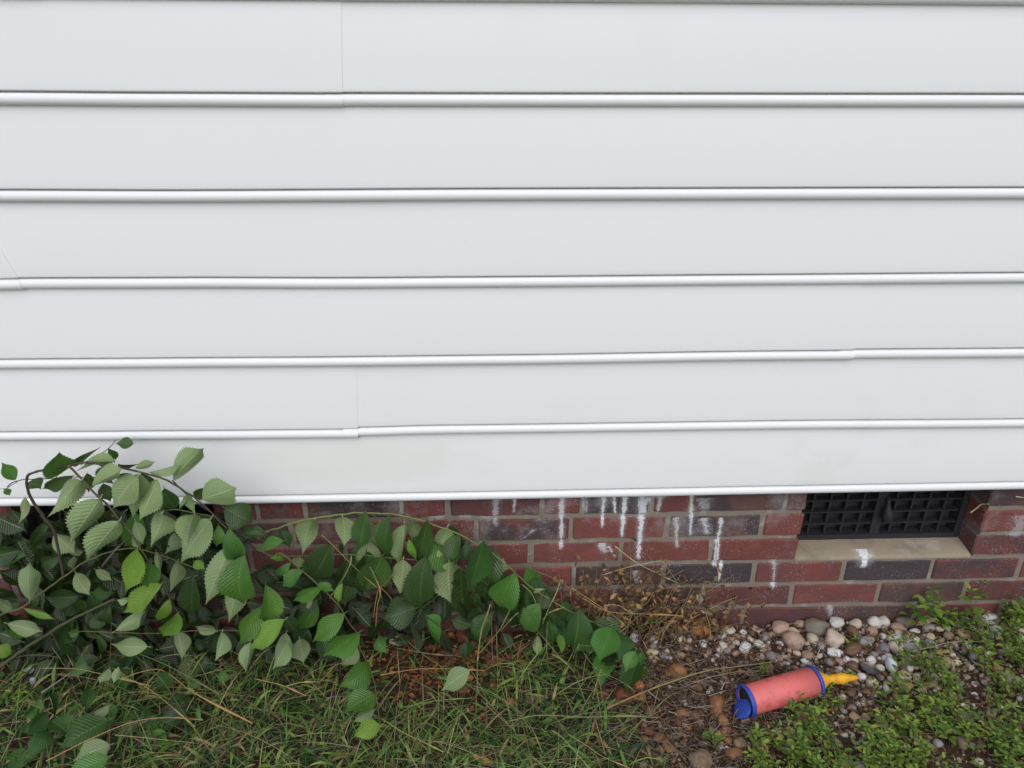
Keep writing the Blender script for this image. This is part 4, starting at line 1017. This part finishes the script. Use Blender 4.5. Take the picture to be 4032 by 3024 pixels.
stalk('C', [(1375, 665), (1550, 800), (1700, 880), (1980, 1015)], .0011, (.55, .45, .25), 'pale straw leaning on the brick above the dead weed', d=(.03, .045), name='straw', cat='straw')
stalk('C', [(1270, 915), (1480, 850), (1700, 805), (1790, 800), (1850, 880), (1910, 970)], .0010, (.42, .33, .16), 'bent straw crossing the pale straw in front of the brick', d=.05, name='straw', cat='straw')
stalk('V', [(1600, 262), (1700, 272), (1800, 282), (1895, 302)], .0021, (.36, .28, .17), 'frayed tan straw sticking out at the right end of the vent', d=(-.05, .015), lift=-9, name='straw', cat='straw')
stalk('V', [(2130, 236), (2170, 241), (2215, 246)], .0016, (.55, .5, .42), 'whitish straw end beside the vent under the siding', d=.015, lift=-9, name='straw', cat='straw')
stalk('D', [(360, 1005), (500, 910), (640, 800), (820, 592)], .0019, (.34, .28, .21), 'pale dry twig lying in the shade under the elm shrub', d=.05, lift=.02, name='twig', cat='twig')
stalk('W', [(600, 632), (720, 605), (850, 575), (970, 545), (1150, 530), (1390, 548)], .0016, (.33, .28, .2), 'tan twig lying across the pebbles and weeds', d=.05, lift=.016, name='twig', cat='twig')
stalk('T', [(1410, 275), (1445, 190), (1480, 95)], .0020, (.32, .29, .27), 'grey stick between pebbles above the pump', d=.05, lift=.02, name='twig', cat='twig')
stalk('T', [(385, 595), (415, 540), (442, 488)], .0017, (.30, .26, .24), 'short grey stick left of the pump', d=.05, lift=.02, name='twig', cat='twig')
stalk('T', [(250, 665), (340, 635), (430, 605)], .0010, (.30, .26, .24), 'thin grey stick below the short grey stick', d=.05, lift=.018, name='twig', cat='twig')
GS = 'grass stalks arching out of the grass'
def stalk_label(zk, pts, c, seed):
    a, b = [px(zk, *q) for q in (pts[0], pts[-1])]; dx, dy = b[0]-a[0], a[1]-b[1]; X = (a[0]+b[0])/2; Y_ = (a[1]+b[1])/2
    col = 'brown' if c[1] < .16 and c[0] > c[1]*1.2 else 'green' if c[1] > c[0] else 'straw-coloured'
    if abs(dy) > 2*abs(dx): sh = 'upright'
    elif abs(dx) > 3.2*abs(dy): sh = 'level'
    else: sh = 'slanting'
    ln = math.hypot(dx, dy); size = 'long' if ln > 330 else 'short' if ln < 130 else ''
    pl = ('under the elm shrub' if Y_ < 2640 else 'over the grass before the elm shrub') if X < 1000 else ('between shrub and red patch' if Y_ < 2600 else 'over the middle of the grass') if X < 1680 else ('across the red patch' if Y_ < 2700 else 'right of the hanging elm leaves') if X < 1980 else ('before the dead weeds' if Y_ < 2450 else 'beside the elm shoot tip' if Y_ < 2640 else 'on the dry litter')
    return ' '.join(f"{size} {sh} {col} grass stalk {'with seed head ' if seed >= .4 else ''}{pl}".split())
for zk, pts, c, sd_ in [
 ('D', [(958, 1500), (950, 1100), (960, 700), (972, 400)], (.14, .14, .05), 0), ('D', [(1180, 680), (1400, 880), (1600, 1180), (1880, 1580)], SG, .3),
 ('D', [(400, 1600), (800, 1400), (1150, 1260), (1450, 1220), (1770, 1240)], ST, .2), ('D', [(370, 790), (500, 790), (700, 800), (1000, 870), (1300, 940)], ST, .3),
 ('D', [(990, 845), (1250, 940), (1500, 1130), (1700, 1300)], ST, .3), ('D', [(1150, 640), (1400, 740), (1600, 840), (1900, 1010)], SG, .2), ('D', [(1000, 1370), (1300, 1400), (1730, 1445)], ST, 0),
 ('D', [(1050, 890), (1200, 830), (1370, 800), (1500, 860), (1700, 1010), (2200, 1270)], ST, .2), ('D', [(1700, 860), (1850, 820), (1990, 785)], SG, .6),
 ('E', [(0, 880), (250, 940), (450, 1030)], ST, .4), ('E', [(450, 1020), (600, 880), (750, 720)], SG, .5), ('E', [(270, 950), (400, 915), (540, 905)], ST, .4),
 ('E', [(1330, 550), (1500, 690), (1700, 820), (1950, 1000), (2212, 1270)], SG, .2), ('E', [(1100, 1220), (1300, 1350), (1450, 1420), (1650, 1520)], ST, .2), ('E', [(1220, 610), (1500, 660), (1710, 680)], SG, .5),
 ('E', [(1100, 850), (1400, 800), (1700, 795), (2010, 810)], ST, .3), ('E', [(1400, 1420), (1600, 1100), (1720, 960), (1860, 800)], SG, .5), ('E', [(1300, 1130), (1600, 1070), (1900, 1050)], SG, .3),
 ('E', [(1950, 1000), (1945, 700), (1980, 500), (2060, 240)], (.30, .25, .11), .15), ('E', [(1060, 430), (1075, 250), (1100, 120), (1060, 0)], ST, .4), ('E', [(1240, 1450), (1500, 1250), (1620, 1100)], SG, .5),
 ('B', [(880, 1120), (1000, 940), (1060, 820), (1070, 750)], ST, .4), ('B', [(1330, 1120), (1310, 1020), (1270, 920), (1230, 845)], SG, .45), ('B', [(1310, 1040), (1390, 960), (1470, 875)], SG, .5),
 ('B', [(1260, 1290), (1290, 1100), (1320, 1030), (1390, 1090), (1450, 1170)], ST, .2), ('B', [(1560, 1310), (1700, 1190), (1830, 1070), (1720, 900)], SG, .3), ('B', [(810, 570), (880, 630), (1140, 890), (1300, 1030)], ST, .2),
 ('C', [(180, 1659), (210, 1400), (290, 1170)], ST, .1), ('C', [(310, 1659), (300, 1400), (305, 1170), (330, 1060)], (.2, .13, .08), 0), ('C', [(190, 1600), (350, 1420), (420, 1300), (490, 1150)], SG, .5),
 ('C', [(380, 1400), (480, 1290), (560, 1220)], SG, .6), ('C', [(740, 1350), (800, 1200), (860, 1080), (900, 960)], (.34, .28, .13), .5), ('C', [(590, 1235), (650, 1340), (750, 1460), (900, 1640)], SG, .3),
 ('C', [(470, 1370), (560, 1340), (660, 1330)], SG, .6), ('C', [(740, 1310), (810, 1240), (935, 1195)], ST, .5), ('C', [(1010, 1640), (1060, 1520), (1150, 1320)], SG, .6), ('C', [(930, 1500), (1000, 1430), (1070, 1340)], SG, .6),
 ('C', [(1150, 1600), (1330, 1480), (1460, 1380)], (.3, .22, .09), .4), ('C', [(940, 1510), (1080, 1525), (1220, 1540)], SG, .5), ('C', [(1130, 1400), (1300, 1430), (1500, 1470)], SG, .2), ('C', [(1100, 1120), (1300, 1230), (1520, 1250), (1970, 1270)], ST, .2),
 ('C', [(1000, 1030), (1200, 1160), (1350, 1260), (1480, 1370)], ST, .2), ('C', [(1280, 1180), (1400, 1180), (1500, 1240)], (.5, .35, .14), .2), ('C', [(570, 1000), (650, 1080), (700, 1200), (730, 1290)], ST, .3),
 ('N', [(440, 1659), (350, 1290), (260, 1100), (180, 900), (150, 720)], (.2, .15, .08), .1), ('N', [(610, 1150), (600, 950), (560, 650), (565, 380)], SG, .4), ('N', [(230, 1250), (500, 1200), (900, 1215), (1250, 1205), (1530, 1220)], SG, .3),
 ('N', [(0, 1080), (130, 1200), (280, 1330)], ST, .1), ('N', [(980, 1230), (1030, 1400), (1070, 1540)], (.35, .25, .12), .1), ('N', [(740, 1360), (900, 1460), (1050, 1560), (1280, 1659)], ST, .2), ('N', [(130, 1150), (130, 800), (120, 420)], SG, .2),
 ('N', [(930, 1659), (700, 1400), (600, 1330)], ST, .2), ('N', [(1400, 560), (1450, 640), (1550, 720)], ST, .2), ('N', [(1640, 620), (1690, 700), (1730, 760)], (.3, .2, .12), 0), ('N', [(870, 640), (1000, 800), (1200, 900), (1330, 990)], SG, .2)]:
    stalk(zk, pts, R.uniform(.0007, .0011), tuple(v*R.uniform(.8, 1.15) for v in c), stalk_label(zk, pts, c, sd_), GS, sd_, .11, R.uniform(.05, .09), R.uniform(.03, .10))

tell_apart('grass stalk')
# ------------------------------------------------------------------ dead weeds against the brick
def dead_weed(X, Y_, n, hgt, spread, label, lean=0):
    b0 = on_ground(X, Y_, 0); b0.y = min(b0.y, -.035)
    o = empty('dead_weed', b0); tag(o, label, 'weed', 'withered weeds at the foot of the brick')
    ms, ml = MB(), MB()
    for i in range(n):
        a = R.gauss(lean, spread); h = hgt*R.uniform(.45, 1.05)
        P = [b0+Vector((R.uniform(-.085, .085), R.uniform(-.025, .012), 0))]
        for s in range(1, 5):
            t = s/4; P.append(P[0]+Vector((math.sin(a)*h*t**1.3+R.uniform(-.006, .006), R.uniform(-.01, .02)*t, h*math.cos(a)*(t-.25*t*t)*1.2)))
        for q in P: q.y = min(q.y, -.008)
        P = catmull(P, 4); V, F = tube(P, lambda t: .0012*(1-.7*t), 4); f = R.uniform(.7, 1.3)
        ms.add(V, F, R.choice([(.26*f, .16*f, .08*f), (.14*f, .085*f, .05*f), (.42*f, .31*f, .17*f)]))
        for j in range(R.randrange(5, 11)):
            q = R.choice(P[4:])+Vector((R.gauss(0, .008), R.gauss(0, .006), R.gauss(0, .008))); q.y = min(q.y, -.008)
            s = R.uniform(.007, .016); d = Vector((R.uniform(-1, 1), R.uniform(-1, .6), R.uniform(-1.2, .2))).normalized(); g = d.orthogonal().normalized()
            f = R.uniform(.6, 1.35); c = R.choice([(.24, .13, .05), (.13, .075, .035), (.32, .19, .075), (.085, .055, .035), (.18, .14, .055)])
            cu = d.cross(g)*s*R.uniform(-.6, .6)
            ml.add([q, q+d*s*.5+g*s*.32+cu, q+d*s*1.2+cu*2, q+d*s*.5-g*s*.32+cu, q+d*s*.55-cu*.3], [(0, 1, 4), (1, 2, 4), (2, 3, 4), (3, 0, 4)], tuple(v*f for v in c))
    ms.build('stems', DRYM, o, True, True)['kind'] = 'stuff'; ml.build('withered_leaves', DRYM, o, True, True)['kind'] = 'stuff'
dead_weed(2280, 2440, 30, .25, .5, 'straw-brown dead weed clump by the tip of the elm shoot', -.1)
dead_weed(2440, 2450, 44, .30, .5, 'tallest brown dead weed leaning against the white-dripped bricks', .2)
dead_weed(2640, 2450, 50, .21, .75, 'dark brown curled dead weed left of the big round orange stone', .25)

# ------------------------------------------------------------------ green weeds
def sprig(mst, mlf, p, h, dirn, npair, lsz, cols):
    P = [p]; q = p.copy(); d = Vector((dirn[0], dirn[1], 1)).normalized()
    for s in range(4):
        q = q+d*(h/4); d = (d+Vector((R.gauss(0, .18), R.gauss(0, .18), -.08))).normalized(); q.y = min(q.y, -.012); P.append(q.copy())
    P = catmull(P, 3); V, F = tube(P, lambda t: .0010*(1-.6*t), 4); mst.add(V, F, R.choice([(.15, .07, .04), (.12, .12, .04), (.20, .13, .07)]))
    for j in range(npair):
        t = .25+.75*j/max(1, npair-1); c = P[min(len(P)-1, int(t*(len(P)-1)))]; a0 = j*1.57+R.uniform(-.4, .4)
        for s in range(2 if j < npair-1 else 4):
            a = a0+s*(math.pi if j < npair-1 else math.pi/2); e = Vector((math.cos(a), math.sin(a), R.uniform(-.1, .55))).normalized()
            g = e.cross(Vector((0, 0, 1))).normalized(); ln = lsz*R.uniform(.7, 1.2)*(1 if j < npair-1 else .7); w_ = ln*R.uniform(.19, .27); nn = e.cross(g)
            if c.y+e.y*ln > -.006: e.y = -abs(e.y)*.3
            cc = R.choice(cols); f = R.uniform(.8, 1.25); cc = tuple(v*f for v in cc); k_ = c+e*.003
            mlf.add([k_, k_+e*ln*.35+g*w_-nn*w_*.3, k_+e*ln*.35-g*w_-nn*w_*.3, k_+e*ln*.38, k_+e*ln*.72+g*w_*.75-nn*w_*.2, k_+e*ln*.72-g*w_*.75-nn*w_*.2, k_+e*ln*.75+nn*ln*.04, k_+e*ln+nn*ln*.10],
                    [(0, 3, 1), (0, 2, 3), (1, 3, 6, 4), (3, 2, 5, 6), (4, 6, 7), (6, 5, 7)], cc)
WC = [(.14, .225, .036), (.19, .28, .042), (.08, .15, .030), (.25, .31, .05), (.10, .18, .032)]
def weed_plant(X, Y_, n, h, label, lsz=.018, lean=(0, 0)):
    p = on_ground(X, Y_, 0); p.y = min(p.y, -.03); o = empty('leafy_weed', p); tag(o, label, 'weed')
    a, b = MB(), MB()
    for i in range(n): sprig(a, b, p+Vector((R.gauss(0, .012), R.gauss(0, .008), 0)), h*R.uniform(.75, 1.1), (lean[0]+R.gauss(0, .22), lean[1]+R.gauss(0, .15)), R.randrange(5, 8), lsz, WC)
    a.build('stem', WEEDM, o, True, True); b.build('foliage', WEEDM, o, True, True)
weed_plant(*px('V', 1155, 1330), 3, .125, 'upright green weed against the brick below the middle of the vent', .029)
weed_plant(*px('V', 1470, 1330), 3, .055, 'short green weed in front of the brick between two taller ones', .022)
weed_plant(*px('V', 1640, 1330), 2, .12, 'slender green weed against the brick below the right end of the vent', .026)
weed_plant(*px('V', 2130, 1330), 4, .090, 'bushy green weed at the brick in the far right corner', .028)
weed_plant(*px('V', 1620, 1440), 5, .045, 'low yellow-green weed left of the white egg-shaped stone', .012)
weed_plant(*px('V', 2080, 1440), 5, .050, 'low green weed right of the white egg-shaped stone', .013)
weed_plant(*px('T', 1170, 850), 4, .060, 'small weed creeping up the middle of the pump barrel', .011, (-.1, .2))
weed_plant(*px('T', 880, 830), 4, .045, 'small weed in front of the lower edge of the pump barrel', .010, (-.2, .2))
weed_plant(*px('T', 700, 900), 2, .035, 'tiny weed under the blue ring of the pump handle', .010)
weed_plant(*px('T', 1430, 640), 4, .045, 'weed growing below the right blue ring of the pump', .011)
weed_plant(*px('T', 780, 420), 2, .030, 'tiny green sprout above the pump barrel', .010)
weed_plant(*px('N', 1340, 860), 3, .030, 'tiny bright green sprout above the bright orange stone', .011)
weed_plant(*px('N', 1950, 1420), 1, .020, 'single round-leaved sprout on the dry litter', .022)
weed_plant(*px('C', 690, 900), 3, .075, 'yellowish weed with tiny leaves between elm shoot and dead weed', .009)
weed_plant(*px('D', 230, 1080), 4, .045, 'yellow-green weed at the edge of the shade under the shrub', .015)
weed_plant(*px('D', 1050, 1010), 3, .03, 'small yellowed sprout in the grass beside the elm seedling', .012)
ms, ml = MB(), MB()
WP = fp([(1640, 1680), (1690, 1570), (1760, 1530), (1880, 1500), (1950, 1450), (2030, 1410), (2100, 1360), (2240, 1310), (2300, 1860), (1650, 1860)])
cnt = 0
while cnt < 500:
    X, Y_ = R.uniform(2900, 4200), R.uniform(2380, 3390)
    if cnt < 450:
        if not inpoly(X, Y_, WP): continue
    elif X < 3100 or Y_ < 2480: continue
    p = on_ground(X, Y_, 0)
    if cnt < 450 and noise.noise(Vector((p.x*9, p.y*9, 4))) < -.18: continue
    d = p-pa; tt = max(0, min(PL, d.dot(ax))); nr = (pa+ax*tt-p); nr.z = 0
    if nr.length < .045: continue
    cnt += 1
    sprig(ms, ml, p, R.uniform(.03, .095) if cnt < 450 else R.uniform(.015, .03), (R.gauss(-.35, .45), R.gauss(.2, .4)), R.randrange(4, 8), R.uniform(.010, .018), WC)
for v, f, c in [(ms.V, ms.F, ms.c)]:
    o_ = len(ml.V); ml.V += v; ml.F += [tuple(i+o_ for i in q) for q in f]; ml.c += c
tag(ml.build('ground_cover', WEEDM, None, True, True), kind='stuff')

# ------------------------------------------------------------------ small litter one can pick out
def curl_leaf(name, zk, x, y, w_, h_, ang, col, label, cat='dead leaf', lift=.015):
    X, Y_ = px(zk, x, y); p = on_ground(X, Y_, lift); dep = (p-CAM).dot(fw); L_ = w_/ZO[zk][2]*dep/FPX; W_ = h_/ZO[zk][2]*dep/FPX
    V = []; F = []; n = 8
    for i in range(n+1):
        t = i/n; hw = W_*.5*math.sin(math.pi*(.06+.92*t))**.7
        for u in (-1, -.4, .4, 1):
            V.append(((t-.5)*L_, u*hw, .25*L_*(2*t-1)**2+abs(u)*hw*.55+.1*hw*math.sin(7*t+u)))
    for i in range(n):
        for j in range(3): F.append((i*4+j, (i+1)*4+j, (i+1)*4+j+1, i*4+j+1))
    o = link(name, mesh(name, V, F), STRAW); o.location = p; o.rotation_euler = (.5, 0, ang); o.color = (*col, 1); tag(o, label, cat)
curl_leaf('dead_leaf', 'W', 290, 790, 170, 75, -.7, (.075, .06, .07), 'dark purplish dead leaf on the pebbles above the nozzle tip')
curl_leaf('dead_leaf', 'W', 640, 470, 150, 50, -.25, (.09, .04, .025), 'dark red-brown dead leaf among the pebbles under the vent')
curl_leaf('dead_leaf', 'E', 2010, 1600, 190, 60, -.5, (.42, .25, .06), 'yellow curled dead grass leaf at the bottom edge')
curl_leaf('dead_leaf', 'D', 2020, 1000, 190, 45, .55, (.33, .24, .06), 'yellow-brown blade-shaped dead leaf in the grass below the shrub')
curl_leaf('dead_leaf', 'E', 640, 850, 140, 45, -.3, (.33, .17, .05), 'rusty dead leaf in the grass left of the hanging elm leaves')
curl_leaf('dead_leaf', 'N', 410, 1430, 150, 50, -.5, (.36, .19, .08), 'tan-orange dead leaf in the grass near the dry litter')
curl_leaf('paper_scrap', 'D', 262, 815, 75, 60, .4, (.42, .44, .60), 'upper pale lavender scrap in the shade under the shrub', 'scrap')
curl_leaf('paper_scrap', 'D', 305, 905, 85, 55, -.5, (.42, .44, .60), 'lower pale lavender scrap in the shade under the shrub', 'scrap')
